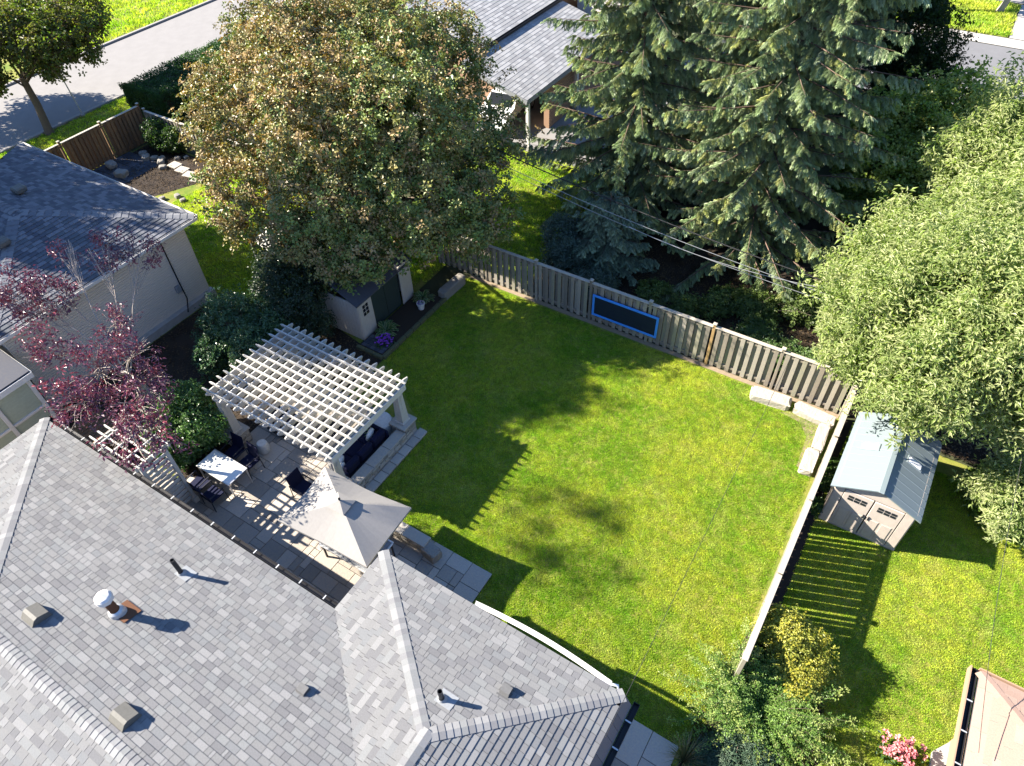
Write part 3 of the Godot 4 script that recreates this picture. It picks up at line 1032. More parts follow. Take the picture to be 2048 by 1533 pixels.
	for q in [[Vector3(-11.38, 2.8, -2.51), 0.64, 0.055], [Vector3(-4.28, 3.08, -3.36), 0.45, 0.055]]:
		var m := MB.new()
		var b: Vector3 = q[0]
		m.lathe(b, [Vector2(q[2], -0.08), Vector2(q[2], q[1]), Vector2(q[2] - 0.012, q[1]), Vector2(q[2] - 0.012, q[1] - 0.25), Vector2(0.0, q[1] - 0.25)], 14)
		var pp := part("vent_pipe", m.mesh(), M.dark_metal, o)
		var f := MB.new()
		f.lathe(b, [Vector2(0.15, -0.06), Vector2(0.11, 0.03), Vector2(0.065, 0.1)], 14)
		f.box(b + Vector3(0.08, 0.008, -0.05), Vector3(0.4, 0.01, 0.34), 0.0, Basis(Vector3.RIGHT, -atan(0.3)))
		part("flashing", f.mesh(), M.grey_metal, pp)
	var b := Vector3(-11.49, 3.25, -1.03)
	var fl := MB.new()
	fl.lathe(b, [Vector2(0.1, -0.1), Vector2(0.1, 0.72)], 16)
	var flue := part("flue", fl.mesh(), M.rust, o)
	var cp := MB.new()
	cp.lathe(b, [Vector2(0.12, 0.6), Vector2(0.19, 0.66), Vector2(0.19, 0.78), Vector2(0.15, 0.83), Vector2(0.0, 0.9)], 8)
	part("flue_cap", cp.mesh(), M.white, flue)
	var co := MB.new()
	co.lathe(b, [Vector2(0.2, -0.06), Vector2(0.17, 0.12), Vector2(0.16, 0.15), Vector2(0.11, 0.2)], 16)
	part("storm_collar", co.mesh(), M.galv, flue)
	pbox("flashing", M.rust, flue, b + Vector3(0.1, 0.0, -0.12), Vector3(0.5, 0.01, 0.42), 0.0, Basis(Vector3.RIGHT, -atan(0.3)))

func fascia_mesh(edges: Array) -> ArrayMesh:
	var m := MB.new()
	for e in edges:
		m.bar(e[0] + Vector3.DOWN * 0.12, e[1] + Vector3.DOWN * 0.12, 0.03, 0.2)
	return m.mesh()

func trough(a: Vector3, b: Vector3, w: float, out: Vector3) -> ArrayMesh:       # open gutter from a to b
	var m := MB.new()
	m.bar(a + out * w * 0.5 + Vector3.DOWN * 0.1, b + out * w * 0.5 + Vector3.DOWN * 0.1, w, 0.012)
	m.bar(a + out * w + Vector3.DOWN * 0.05, b + out * w + Vector3.DOWN * 0.05, 0.014, 0.11)
	m.bar(a + Vector3.DOWN * 0.05, b + Vector3.DOWN * 0.05, 0.012, 0.1)
	var d := (b - a).normalized()
	for e in [a + d * 0.01, b - d * 0.01]:
		m.bar(e + Vector3.DOWN * 0.05, e + out * w + Vector3.DOWN * 0.05, 0.012, 0.1)
	return m.mesh()

func build_neighbour_house() -> void:
	rng.seed = 31
	var o := thing("neighbour_house", "pale brick neighbour house with blue-grey shingled hip roof at left", "house")
	var E := 3.6
	var NE := Vector3(-22.0, E, -12.35)
	var SE := Vector3(-22.0, E, -4.45)
	var NW := Vector3(-33.0, E, -12.35)
	var SW := Vector3(-33.0, E, -4.45)
	var RE := Vector3(-25.95, 4.745, -8.4)
	var RW := Vector3(-29.05, 4.745, -8.4)
	var w := MB.new()
	w.box(Vector3(-27.5, 1.75, -8.4), Vector3(10.2, 3.5, 7.1))
	part("wall", w.mesh(), M.brick, o)
	var cs := MB.new()
	var y := 0.35
	while y < 3.45:
		cs.box(Vector3(-22.385, y, -8.4), Vector3(0.03, 0.088, 7.1))
		cs.box(Vector3(-27.5, y, -11.965), Vector3(10.2, 0.088, 0.03))
		y += 0.1
	tag(part("brick_course", cs.mesh(), M.siding[0], o), "", "", "", "stuff")
	pbox("foundation", M.concrete, o, Vector3(-22.3, 0.15, -8.4), Vector3(0.3, 0.36, 7.3), 0.01)
	var under := MB.new()
	var slopes := [[NE, SE, RE], [NW, NE, RE, RW], [SE, SW, RW, RE]]
	for s in slopes:
		var p := []
		for q in s:
			p.append(q - Vector3.UP * 0.004)
		slab(under, p, 0.14)
	var roof := part("roof", under.mesh(), M.underlay, o)
	var tones := [Color(0.13, 0.135, 0.15), Color(0.105, 0.11, 0.125), Color(0.165, 0.17, 0.185), Color(0.09, 0.094, 0.107)]
	var spec := [[SE, Vector3.FORWARD], [NE, Vector3.LEFT], [SE, Vector3.LEFT]]
	var nrm := []
	for k in 3:
		var s: Array = slopes[k]
		var n: Vector3 = (s[1] - s[0]).cross(s[2] - s[0]).normalized()
		if n.y < 0.0:
			n = -n
		nrm.append(n)
		var U: Vector3 = spec[k][1]
		var W := n.cross(U).normalized()
		if W.y < 0.0:
			W = -W
			U = -U
		shingle_plane(spec[k][0], U, W, s, 0.17, tones, 0.16, 0.34)
	lay_tabs(roof, o, 0.004, 0.024, 300)
	var ct := [Color(0.165, 0.17, 0.183), Color(0.14, 0.145, 0.158), Color(0.19, 0.195, 0.207)]
	for h in [[NE, RE, 0, 1], [SE, RE, 0, 2], [RE, RW, 1, 2]]:
		var dir: Vector3 = (h[1] - h[0]).normalized()
		caps(roof, h[0], h[1], down(dir, nrm[h[2]]), down(dir, nrm[h[3]]), 0.2, 0.24, ct)
	for e in [[NE, SE, Vector3.RIGHT], [NW, NE, Vector3.FORWARD]]:
		part("gutter", trough(e[0] + Vector3.DOWN * 0.02, e[1] + Vector3.DOWN * 0.02, 0.12, e[2]), M.white, o)
		var m := MB.new()
		m.bar(e[0] + Vector3.DOWN * 0.2 - e[2] * 0.2, e[1] + Vector3.DOWN * 0.2 - e[2] * 0.2, 0.42, 0.02)
		part("soffit", m.mesh(), M.white, o)
	for q in [Vector3(-24.9, 4.5, -7.2), Vector3(-27.4, 4.55, -9.4)]:
		pbox("roof_vent", M.vent, o, q + Vector3.UP * 0.1, Vector3(0.42, 0.22, 0.42), 0.05)
	var cd := MB.new()
	cd.tube([Vector3(-22.35, 3.5, -10.9), Vector3(-22.34, 1.3, -10.9), Vector3(-22.3, 0.6, -10.9), Vector3(-22.1, 0.2, -10.6)], [0.025, 0.025, 0.025, 0.025], 6)
	var cdo := part("conduit", cd.mesh(), M.black, o)
	pbox("meter_box", M.grey_metal, cdo, Vector3(-22.33, 1.15, -10.75), Vector3(0.12, 0.3, 0.22), 0.02)
	# sunroom in front of the wall
	var s := part("sunroom", boxmesh(Vector3(5.0, 2.5, 3.6)), M.sage, o, Vector3(-23.75, 1.25, -2.75))
	for k in 4:
		pbox("frame_post", M.white, s, Vector3(2.53, 0, -1.75 + 1.15 * k), Vector3(0.09, 2.5, 0.12), 0.01)
	for yy in [1.22, -1.0, 0.0]:
		pbox("frame_rail", M.white, s, Vector3(2.52, yy, 0), Vector3(0.06, 0.1, 3.62), 0.01)
	pbox("frame_rail", M.white, s, Vector3(0, 1.22, -1.83), Vector3(5.0, 0.14, 0.06), 0.01)
	var sr := MB.new()
	sr.prism([Vector3(-21.1, 2.62, -4.68), Vector3(-21.1, 2.62, -0.9), Vector3(-26.3, 3.5, -0.9), Vector3(-26.3, 3.5, -4.68)], Vector3.UP * 0.1)
	part("sunroom_roof", sr.mesh(), M.slate2, o)
	part("sunroom_fascia", fascia_mesh([[Vector3(-21.08, 2.7, -4.7), Vector3(-26.3, 3.58, -4.7)], [Vector3(-21.05, 2.7, -4.7), Vector3(-21.05, 2.7, -0.9)]]), M.white, o)
	# wooden deck between the houses
	var d := thing("wooden_deck", "dark brown plank deck with side boards between the two houses", "deck", Vector3(-19.6, 0, -4.6))
	for k in 11:
		pbox("plank", pick(M.brown_board), d, Vector3(-1.0 + 0.16 * k, 0.3, 0), Vector3(0.14, 0.035, 1.9), 0.004)
	pbox("side_board", M.brown_board[1], d, Vector3(0.78, 0.24, 0), Vector3(0.04, 0.22, 1.9), 0.004)
	pbox("side_board", M.brown_board[1], d, Vector3(-0.2, 0.24, -0.98), Vector3(1.9, 0.22, 0.04), 0.004)
	pbox("handrail", M.brown_board[1], d, Vector3(0.9, 1.0, -0.1), Vector3(0.09, 0.06, 1.9), 0.01)
	for k in 3:
		pbox("rail_post", M.brown_board[0], d, Vector3(0.9, 0.5, -1.0 + 0.9 * k), Vector3(0.09, 1.0, 0.09), 0.01)

func build_far_houses() -> void:
	# carport house beyond the back fence
	rng.seed = 51
	var o := thing("carport_house", "grey shingled house with an open carport beside the spruces", "house")
	var s := 0.27
	var under := MB.new()
	var e0 := Vector3(-17.1, 2.7, -27.8)
	var e1 := Vector3(-17.1, 2.7, -37.5)
	var r0 := Vector3(-20.9, 2.7 + 3.8 * s, -27.8)
	var r1 := Vector3(-20.9, 2.7 + 3.8 * s, -37.5)
	var f0 := Vector3(-20.75, 3.85, -29.2)
	var f1 := Vector3(-20.75, 3.85, -42.0)
	var g0 := Vector3(-25.5, 3.85 + 4.75 * s, -29.2)
	var g1 := Vector3(-25.5, 3.85 + 4.75 * s, -42.0)
	slab(under, [e0, e1, r1, r0], 0.16)
	slab(under, [f0, f1, g1, g0], 0.16)
	var roof := part("roof", under.mesh(), M.underlay, o)
	var tones := [Color(0.259, 0.259, 0.259), Color(0.216, 0.216, 0.220), Color(0.302, 0.302, 0.302), Color(0.238, 0.241, 0.245)]
	var W := Vector3(-1, s, 0).normalized()
	shingle_plane(e0, Vector3.FORWARD, W, [e0, e1, r1, r0], 0.22, tones, 0.22, 0.45)
	shingle_plane(f0, Vector3.FORWARD, W, [f0, f1, g1, g0], 0.22, tones, 0.22, 0.45)
	lay_tabs(roof, o, 0.004, 0.012, 300)
	part("fascia", fascia_mesh([[e0, e1], [e0 + Vector3(0, 0, 0.02), r0 + Vector3(0, 0, 0.02)]]), M.grey_metal, o)
	part("gutter", trough(f0 + Vector3.DOWN * 0.03, f1 + Vector3.DOWN * 0.03, 0.12, Vector3.RIGHT), M.black, o)
	pbox("wall", M.brick_tan, o, Vector3(-23.2, 1.7, -36.2), Vector3(4.2, 3.4, 11.0))
	var bw := pbox("brick_wall", M.brick_tan, o, Vector3(-17.6, 1.2, -35.0), Vector3(0.3, 2.4, 9.0))
	for k in 18:
		pbox("brick_course", M.brick_tan, bw, Vector3(0.16, -1.1 + 0.125 * k, 0), Vector3(0.02, 0.1, 9.0))
	for z in [-28.05, -33.0]:
		pbox("carport_post", M.white, o, Vector3(-17.22, 1.3, z), Vector3(0.16, 2.6, 0.16), 0.01)
		pbox("post_footing", M.concrete, o, Vector3(-17.22, 0.12, z), Vector3(0.28, 0.3, 0.28), 0.02)
	pbox("beam", M.white, o, Vector3(-17.22, 2.5, -32.6), Vector3(0.12, 0.2, 9.2), 0.01)
	pbox("white_wall", M.white, o, Vector3(-19.0, 3.2, -40.5), Vector3(3.0, 6.4, 3.0), 0.01)
	# white car in the carport
	var c := thing("parked_car", "white car parked nose-out under the carport roof", "car", Vector3(-20.1, 0, -30.6), 0.15)
	var m := MB.new()
	var prof := [Vector2(-2.2, 0.35), Vector2(-2.25, 0.75), Vector2(-1.9, 0.95), Vector2(-1.0, 1.02), Vector2(-0.3, 1.42), Vector2(1.2, 1.46), Vector2(1.9, 1.05), Vector2(2.2, 0.98), Vector2(2.25, 0.4)]
	var sec := []
	for q in prof:
		sec.append([Vector3(-0.88 + (0.16 if q.y > 1.2 else 0.0), q.y, -q.x), Vector3(0.88 - (0.16 if q.y > 1.2 else 0.0), q.y, -q.x)])
	for k in prof.size() - 1:
		m.face([sec[k][0], sec[k][1], sec[k + 1][1], sec[k + 1][0]], Vector3(0, 1, 0.3 if k < 2 else -0.1))
	for side in [0, 1]:
		var p := []
		for q in sec:
			p.append(q[side])
		for k in p.size() - 1:
			var gnd0 := Vector3(p[k].x, 0.35, p[k].z)
			var gnd1 := Vector3(p[k + 1].x, 0.35, p[k + 1].z)
			if k > 0 and k < p.size() - 2:
				m.face([p[k], p[k + 1], gnd1, gnd0], Vector3.LEFT if side == 0 else Vector3.RIGHT)
	part("body", m.mesh(), M.car, c)
	pbox("windscreen", M.glass_dark, c, Vector3(0, 1.21, 0.68), Vector3(1.4, 0.02, 0.75), 0.0, Basis(Vector3.RIGHT, 0.52))
	for x in [-0.6, 0.6]:
		pbox("headlight", M.glass_dark, c, Vector3(x, 0.72, 2.22), Vector3(0.32, 0.14, 0.08), 0.03)
	pbox("number_plate", M.white, c, Vector3(0, 0.52, 2.26), Vector3(0.4, 0.13, 0.02), 0.004)
	pbox("bumper", M.car, c, Vector3(0, 0.45, 2.18), Vector3(1.7, 0.26, 0.2), 0.06)
	for x in [-0.82, 0.82]:
		for zz in [-1.35, 1.4]:
			var wm := MB.new()
			wm.tube([Vector3(-0.11, 0, 0), Vector3(0.11, 0, 0)], [0.32, 0.32], 18)
			var wh := part("wheel", wm.mesh(), M.rubber, c, Vector3(x, 0.32, zz))
			var rm := MB.new()
			rm.tube([Vector3(-0.115, 0, 0), Vector3(0.115, 0, 0)], [0.19, 0.19], 12)
			part("rim", rm.mesh(), M.galv, wh)
	# brown roofed house in the lower right corner
	var h := thing("brown_roof_house", "house with pinkish brown shingled roof in the lower right corner", "house")
	var c0 := Vector3(5.02, 2.6, -9.95)
	var sl := 0.28
	var um := MB.new()
	var ra := Vector3(9.02, 2.6 + 4.0 * sl, -5.95)
	var planes := [[c0, Vector3(5.02, 2.6, 2.0), Vector3(9.02, 2.6 + 4.0 * sl, 2.0), ra], [c0, ra, Vector3(16.0, 2.6 + 4.0 * sl, -5.95), Vector3(16.0, 2.6, -9.95)]]
	for q in planes:
		slab(um, q, 0.12)
	var br := part("roof", um.mesh(), M.underlay, h)
	var bt := [Color(0.302, 0.209, 0.166), Color(0.288, 0.198, 0.155), Color(0.317, 0.220, 0.173)]
	shingle_plane(c0, Vector3.BACK, Vector3(1, sl, 0).normalized(), planes[0], 0.145, bt, 0.88, 0.94)
	shingle_plane(c0, Vector3.RIGHT, Vector3(0, sl, 1).normalized(), planes[1], 0.145, bt, 0.88, 0.94)
	lay_tabs(br, h, 0.002, 0.006, 300)
	var hd := (ra - c0).normalized()
	caps(br, c0, ra, down(hd, Vector3(-sl, 1, 0).normalized()), down(hd, Vector3(0, 1, -sl).normalized()), 0.12, 0.3, bt, 0.02)
	var gg := part("gutter", trough(Vector3(4.98, 2.58, -9.98), Vector3(4.98, 2.58, 2.0), 0.12, Vector3.LEFT), M.black, h)
	for k in 5:
		pbox("bracket", M.galv, gg, Vector3(4.92, 2.59, -9.2 + 0.7 * k), Vector3(0.125, 0.012, 0.025))
	part("fascia", fascia_mesh([[Vector3(4.85, 2.62, -10.0), Vector3(4.85, 2.62, 2.0)], [Vector3(5.0, 2.66, -10.0), Vector3(16, 2.66, -10.0)]]), M.brick_tan, h)
	pbox("wall", M.brick_tan, h, Vector3(10.5, 1.25, -3.5), Vector3(10.0, 2.5, 12.0))

func build_fences() -> void:
	rng.seed = 61
	fence("back_fence", "weathered grey shadowbox fence along the far side of the lawn", Vector3(-15.6, 0, -18.3), Vector3(0.72, 0, -18.3), 1.76, M.fence, 0.25, 0.14, 2.4, M.fence_cap, false, {5: M.new_post})
	fence("side_fence", "weathered wood fence seen end-on along the right side of the lawn", Vector3(0.78, 0, -18.12), Vector3(0.74, 0, -8.0), 1.76, M.fence, 0.25, 0.14, 2.4, M.fence_cap)
	fence("brown_fence", "brown board fence near the street behind the neighbour house", Vector3(-35.2, 0, -8.0), Vector3(-35.2, 0, -19.2), 1.85, M.brown_board, 0.2, 0.15, 2.2, M.fence_cap)
	fence("lattice_fence", "grey slatted fence beside the hedge and the bronze maple", Vector3(-35.08, 0, -19.35), Vector3(-22.5, 0, -19.35), 1.55, M.fence, 0.26, 0.13, 2.3, M.fence_cap)
	# chalkboard hung on the back fence
	var o := thing("chalkboard", "long dark chalkboard in a bright blue frame on the fence", "chalkboard", Vector3(-7.16, 0.9, -18.19))
	pbox("panel", M.chalkboard, o, Vector3(0, 0, 0), Vector3(2.5, 0.86, 0.02))
	for y in [-0.44, 0.44]:
		pbox("frame_rail", M.blue_paint, o, Vector3(0, y, 0.012), Vector3(2.6, 0.085, 0.045), 0.006)
	for x in [-1.26, 1.26]:
		pbox("frame_stile", M.blue_paint, o, Vector3(x, 0, 0.012), Vector3(0.085, 0.795, 0.043), 0.006)

func build_pergola() -> void:
	rng.seed = 71
	var pil := [[-11.2, -10.3, "stone pillar carrying the pergola's post at the lawn corner by the round table"], [-11.2, -7.35, "stone pillar under the pergola post beside the umbrella"], [-15.62, -7.2, "stone pillar carrying the pergola post next to the dining table"], [-15.62, -10.2, "stone pillar carrying the pergola post behind the leafy shrub"]]
	for q in pil:
		var o := thing("stone_pillar", q[2], "pillar", Vector3(q[0], 0, q[1]), 0, "stone pillars of the pergola")
		stone_wall(o, -0.26, -0.26, 0.26, 0.26, 0.02, 0.56)
		pbox("capstone", M.capstone, o, Vector3(0, 0.6, 0), Vector3(0.66, 0.07, 0.66), 0.012)
	var w := thing("seat_wall", "low stone seat wall with pale capstones beside the navy sofa", "wall", Vector3(-11.07, 0, -8.83))
	stone_wall(w, -0.15, -1.2, 0.15, 1.2, 0.02, 0.4)
	for k in 3:
		pbox("capstone", M.capstone, w, Vector3(0, 0.435, -0.8 + 0.8 * k), Vector3(0.37, 0.06, 0.79), 0.01)
	var w2 := thing("low_wall", "low stone wall with pale cap between the umbrella and the lawn", "wall", Vector3(-8.7, 0, -7.2))
	stone_wall(w2, -0.8, -0.13, 0.8, 0.13, 0.02, 0.4)
	for k in 2:
		pbox("capstone", M.capstone, w2, Vector3(-0.4 + 0.8 * k, 0.435, 0), Vector3(0.79, 0.06, 0.36), 0.01)
	var w3 := thing("stone_block", "square pale stone block under the dining table's left end", "block", Vector3(-15.42, 0, -5.12))
	stone_wall(w3, -0.18, -0.16, 0.18, 0.16, 0.02, 0.34)
	pbox("capstone", M.capstone, w3, Vector3(0, 0.37, 0), Vector3(0.44, 0.06, 0.4), 0.01)
	var o := thing("pergola", "cream painted timber pergola with open rafters beside the lawn", "pergola", Vector3(-13.35, 0, -8.75))
	for q in pil:
		var x: float = q[0] + 13.35
		var z: float = q[1] + 8.75
		var m := MB.new()
		for f in 4:
			var r := Basis(Vector3.UP, f * PI / 2)
			var a := 0.15
			var b := 0.105
			m.face([r * Vector3(-a, 0.7, a), r * Vector3(a, 0.7, a), r * Vector3(b, 2.12, b), r * Vector3(-b, 2.12, b)], r * Vector3.BACK)
			m.box(r * Vector3(0, 1.35, 0.128), Vector3(0.05, 1.0, 0.02) if f % 2 == 0 else Vector3(0.02, 1.0, 0.05))
		m.box(Vector3(0, 0.665, 0), Vector3(0.36, 0.07, 0.36), 0.01)
		m.box(Vector3(0, 2.16, 0), Vector3(0.3, 0.08, 0.3), 0.01)
		part("post", m.mesh(), M.cream[0], o, Vector3(x, 0, z))
	for z in [1.45, -1.5]:
		for dz in [-0.1, 0.1]:
			pbox("beam", M.cream[1], o, Vector3(0, 2.24, z + dz), Vector3(4.86, 0.2, 0.05), 0.008)
	var js := []
	for p in [Vector2(-1.88, 2.46), Vector2(-1.88, 2.51), Vector2(-1.72, 2.56), Vector2(1.68, 2.56), Vector2(1.82, 2.51), Vector2(1.82, 2.46), Vector2(1.7, 2.345), Vector2(-1.76, 2.345)]:
		js.append(Vector3(-0.02, p.y, p.x))
	var jm := MB.new()
	jm.prism(js, Vector3.RIGHT * 0.04)
	var jmesh := jm.mesh()
	for k in 17:
		part("joist", jmesh, M.cream[k % 3], o, Vector3(-2.4 + 0.3 * k, 0, 0))
	for x in [-2.46, 2.47]:
		pbox("side_beam", M.cream[2], o, Vector3(x, 2.33, 0), Vector3(0.05, 0.22, 3.3), 0.008)
	var sp := []
	for p in [Vector2(-2.62, 2.61), Vector2(-2.5, 2.652), Vector2(2.5, 2.652), Vector2(2.6, 2.61), Vector2(2.55, 2.562), Vector2(-2.55, 2.562)]:
		sp.append(Vector3(p.x, p.y, -0.018))
	var smm := MB.new()
	smm.prism(sp, Vector3.BACK * 0.036)
	var smesh := smm.mesh()
	for k in 13:
		part("slat", smesh, M.cream[(k + 1) % 3], o, Vector3(0, 0, 1.72 - 0.274 * k), Basis(Vector3.UP, rng.randf_range(-0.006, 0.006)))
	var f := thing("ceiling_fan", "white ceiling fan hanging under the pergola rafters", "fan", Vector3(-13.05, 2.1, -8.6))
	var fm := MB.new()
	fm.lathe(Vector3.ZERO, [Vector2(0.0, -0.1), Vector2(0.1, -0.08), Vector2(0.13, 0.0), Vector2(0.1, 0.1), Vector2(0.02, 0.13), Vector2(0.02, 0.3)], 16)
	part("motor", fm.mesh(), M.white, f)
	for k in 5:
		pbox("blade", M.white, f, Basis(Vector3.UP, TAU * k / 5.0 + 0.3) * Vector3(0.42, 0.0, 0), Vector3(0.56, 0.012, 0.14), 0.003, Basis(Vector3.UP, TAU * k / 5.0 + 0.3) * Basis(Vector3.RIGHT, 0.2))

func build_arbor() -> void:
	var o := thing("garden_arbor", "cream painted arbor with slatted side under the plum tree", "arbor", Vector3(-15.95, 0, -4.5))
	for x in [-0.85, 0.9]:
		for z in [0.42, -0.36]:
			pbox("post", M.cream[0], o, Vector3(x, 1.3, z), Vector3(0.11, 2.6, 0.11), 0.01)
			pbox("post_base", M.cream[2], o, Vector3(x, 0.12, z), Vector3(0.17, 0.22, 0.17), 0.012)
		pbox("beam", M.cream[1], o, Vector3(x, 2.66, 0.0), Vector3(0.06, 0.16, 1.15), 0.01)
	for k in 5:
		pbox("rafter", M.cream[k % 3], o, Vector3(0.02, 2.8, -0.46 + 0.24 * k), Vector3(2.2, 0.1, 0.04), 0.008)
	for k in 12:
		pbox("screen_slat", M.cream[k % 3], o, Vector3(0.9, 0.32 + 0.19 * k, 0.03), Vector3(0.02, 0.13, 0.69), 0.004)
	for k in 3:
		pbox("top_lath", M.cream[k % 3], o, Vector3(-0.55 + 0.55 * k, 2.87, 0.02), Vector3(0.05, 0.04, 1.1), 0.006)

func chair(label: String, at: Vector3, turn: float, group: String) -> void:
	var o := thing("patio_chair", label, "chair", at, turn, group)
	pbox("seat", M.navy, o, Vector3(0, 0.42, 0), Vector3(0.5, 0.05, 0.48), 0.015)
	pbox("backrest", M.navy, o, Vector3(0, 0.7, -0.26), Vector3(0.5, 0.55, 0.03), 0.01, Basis(Vector3.RIGHT, -0.18))
	for x in [-0.27, 0.27]:
		pbox("armrest", M.navy_frame, o, Vector3(x, 0.64, 0), Vector3(0.045, 0.025, 0.5), 0.006)
		for z in [-0.23, 0.24]:
			var m := MB.new()
			m.tube([Vector3(x, 0.0, z * 1.12), Vector3(x, 0.64, z)], [0.014, 0.014], 7)
			part("leg", m.mesh(), M.navy_frame, o)

func build_furniture() -> void:
	var t := thing("dining_table", "rectangular frosted top patio table between navy chairs", "table", Vector3(-14.74, 0.035, -5.9))
	pbox("table_top", M.table_top, t, Vector3(0, 0.72, 0), Vector3(1.36, 0.02, 0.68), 0.004)
	for z in [-0.36, 0.36]:
		pbox("frame_rail", M.silver, t, Vector3(0, 0.715, z), Vector3(1.44, 0.04, 0.04), 0.006)
	for x in [-0.7, 0.7]:
		pbox("frame_rail", M.silver, t, Vector3(x, 0.715, 0), Vector3(0.04, 0.038, 0.68), 0.006)
		for z in [-0.34, 0.34]:
			pbox("leg", M.silver, t, Vector3(x * 0.96, 0.35, z), Vector3(0.04, 0.7, 0.04), 0.005)
	var y := 0.035
	chair("navy patio chair on the table's pillar side, nearer the shrub", Vector3(-15.1, y, -6.62), 0.05, "patio chairs around the dining table")
	chair("navy patio chair on the table's pillar side, nearer the white stool", Vector3(-14.42, y, -6.6), -0.05, "patio chairs around the dining table")
	chair("navy patio chair on the roof side of the table, nearer the arbor", Vector3(-15.12, y, -5.2), PI + 0.06, "patio chairs around the dining table")
	chair("navy patio chair on the roof side of the table, nearer the umbrella", Vector3(-14.45, y, -5.16), PI - 0.04, "patio chairs around the dining table")
	chair("navy patio chair half hidden by the umbrella's left edge", Vector3(-12.25, y, -6.75), PI / 2, "")
	var s := thing("garden_stool", "white ceramic barrel stool on the pavers", "stool", Vector3(-14.6, 0.035, -7.32))
	var m := MB.new()
	m.lathe(Vector3.ZERO, [Vector2(0.13, 0.0), Vector2(0.17, 0.06), Vector2(0.195, 0.22), Vector2(0.18, 0.38), Vector2(0.155, 0.45), Vector2(0.14, 0.465), Vector2(0.0, 0.47)], 24)
	part("body", m.mesh(), M.white_drum, s)
	m = MB.new()
	m.lathe(Vector3.ZERO, [Vector2(0.158, 0.452), Vector2(0.165, 0.44), Vector2(0.172, 0.415)], 24)
	part("rim", m.mesh(), M.white_drum, s)
	var d := thing("drum_table", "round white concrete drum table behind the navy sofa", "table", Vector3(-11.95, 0.035, -10.0))
	m = MB.new()
	m.lathe(Vector3.ZERO, [Vector2(0.38, 0.0), Vector2(0.39, 0.4)], 32)
	part("base", m.mesh(), M.white_drum, d)
	m = MB.new()
	m.lathe(Vector3.ZERO, [Vector2(0.395, 0.4), Vector2(0.4, 0.42), Vector2(0.39, 0.45), Vector2(0.0, 0.455)], 32)
	part("top", m.mesh(), M.white_drum, d)
	# sofas under the pergola
	var f := thing("sofa", "navy outdoor sofa along the stone seat wall under the pergola", "sofa", Vector3(-11.72, 0.035, -8.72))
	pbox("base", M.navy_frame, f, Vector3(0, 0.14, 0), Vector3(0.8, 0.2, 1.9), 0.02)
	for k in 3:
		pbox("seat_cushion", M.navy, f, Vector3(-0.06, 0.33, -0.62 + 0.62 * k), Vector3(0.68, 0.18, 0.6), 0.04)
		pbox("back_cushion", M.navy, f, Vector3(0.26, 0.55, -0.62 + 0.62 * k), Vector3(0.2, 0.42, 0.6), 0.05, Basis(Vector3.BACK, -0.15))
	for z in [-0.95, 0.95]:
		pbox("arm", M.navy, f, Vector3(0, 0.36, z), Vector3(0.8, 0.5, 0.1), 0.03)
	var pil := [[Vector3(-11.75, 0.6, -9.3), "pale cushion at the drum table end of the navy sofa"], [Vector3(-11.85, 0.58, -8.0), "pale leaf-patterned cushion at the umbrella end of the navy sofa"], [Vector3(-11.66, 0.56, -7.82), "white cushion in the sofa corner beside the pergola post"]]
	for q in pil:
		var c := thing("cushion", q[1], "cushion", q[0], 0, "cushions on the navy sofa")
		var cm := MB.new()
		var pr := []
		for k in 9:
			var a := PI * k / 8.0
			pr.append(Vector2(0.24 * pow(sin(a), 0.5), -cos(a) * 0.09))
		cm.lathe(Vector3.ZERO, pr, 4)
		part("cover", cm.mesh(), M.pillow, c, Vector3.ZERO, Basis(Vector3.RIGHT, PI / 4) * Basis(Vector3.BACK, PI / 2 - 0.4))
		var lm := MB.new()
		for k in 5:
			leaf(lm, Vector3(-0.02, 0.1 - 0.05 * k, 0.02 * (k - 2)), Vector3(-0.3, 0.4, 0.6 if k % 2 == 0 else -0.6).normalized(), Vector3(-1, 0.5, 0), 0.14, 0.06)
		part("leaf_print", lm.mesh(), M.leaf_print, c, Vector3(-0.07, 0.03, 0))
	var f2 := thing("lounge_chair", "navy lounge chair at the left side under the pergola", "chair", Vector3(-14.75, 0.035, -8.35), PI / 2)
	pbox("base", M.navy_frame, f2, Vector3(0, 0.16, 0), Vector3(0.72, 0.2, 0.7), 0.02)
	pbox("seat_cushion", M.navy, f2, Vector3(0, 0.34, 0.03), Vector3(0.6, 0.16, 0.6), 0.04)
	pbox("back_cushion", M.navy, f2, Vector3(0, 0.58, -0.28), Vector3(0.6, 0.42, 0.16), 0.04)
	for x in [-0.36, 0.36]:
		pbox("arm", M.navy_frame, f2, Vector3(x, 0.36, 0), Vector3(0.08, 0.4, 0.7), 0.02)
	var ct := thing("coffee_table", "low dark slatted coffee table under the middle of the pergola", "table", Vector3(-13.2, 0.035, -8.7))
	for k in 7:
		pbox("slat", M.dark_metal, ct, Vector3(-0.36 + 0.12 * k, 0.4, 0), Vector3(0.1, 0.03, 1.1), 0.005)
	for x in [-0.36, 0.36]:
		for z in [-0.5, 0.5]:
			pbox("leg", M.dark_metal, ct, Vector3(x, 0.2, z), Vector3(0.05, 0.38, 0.05), 0.005)

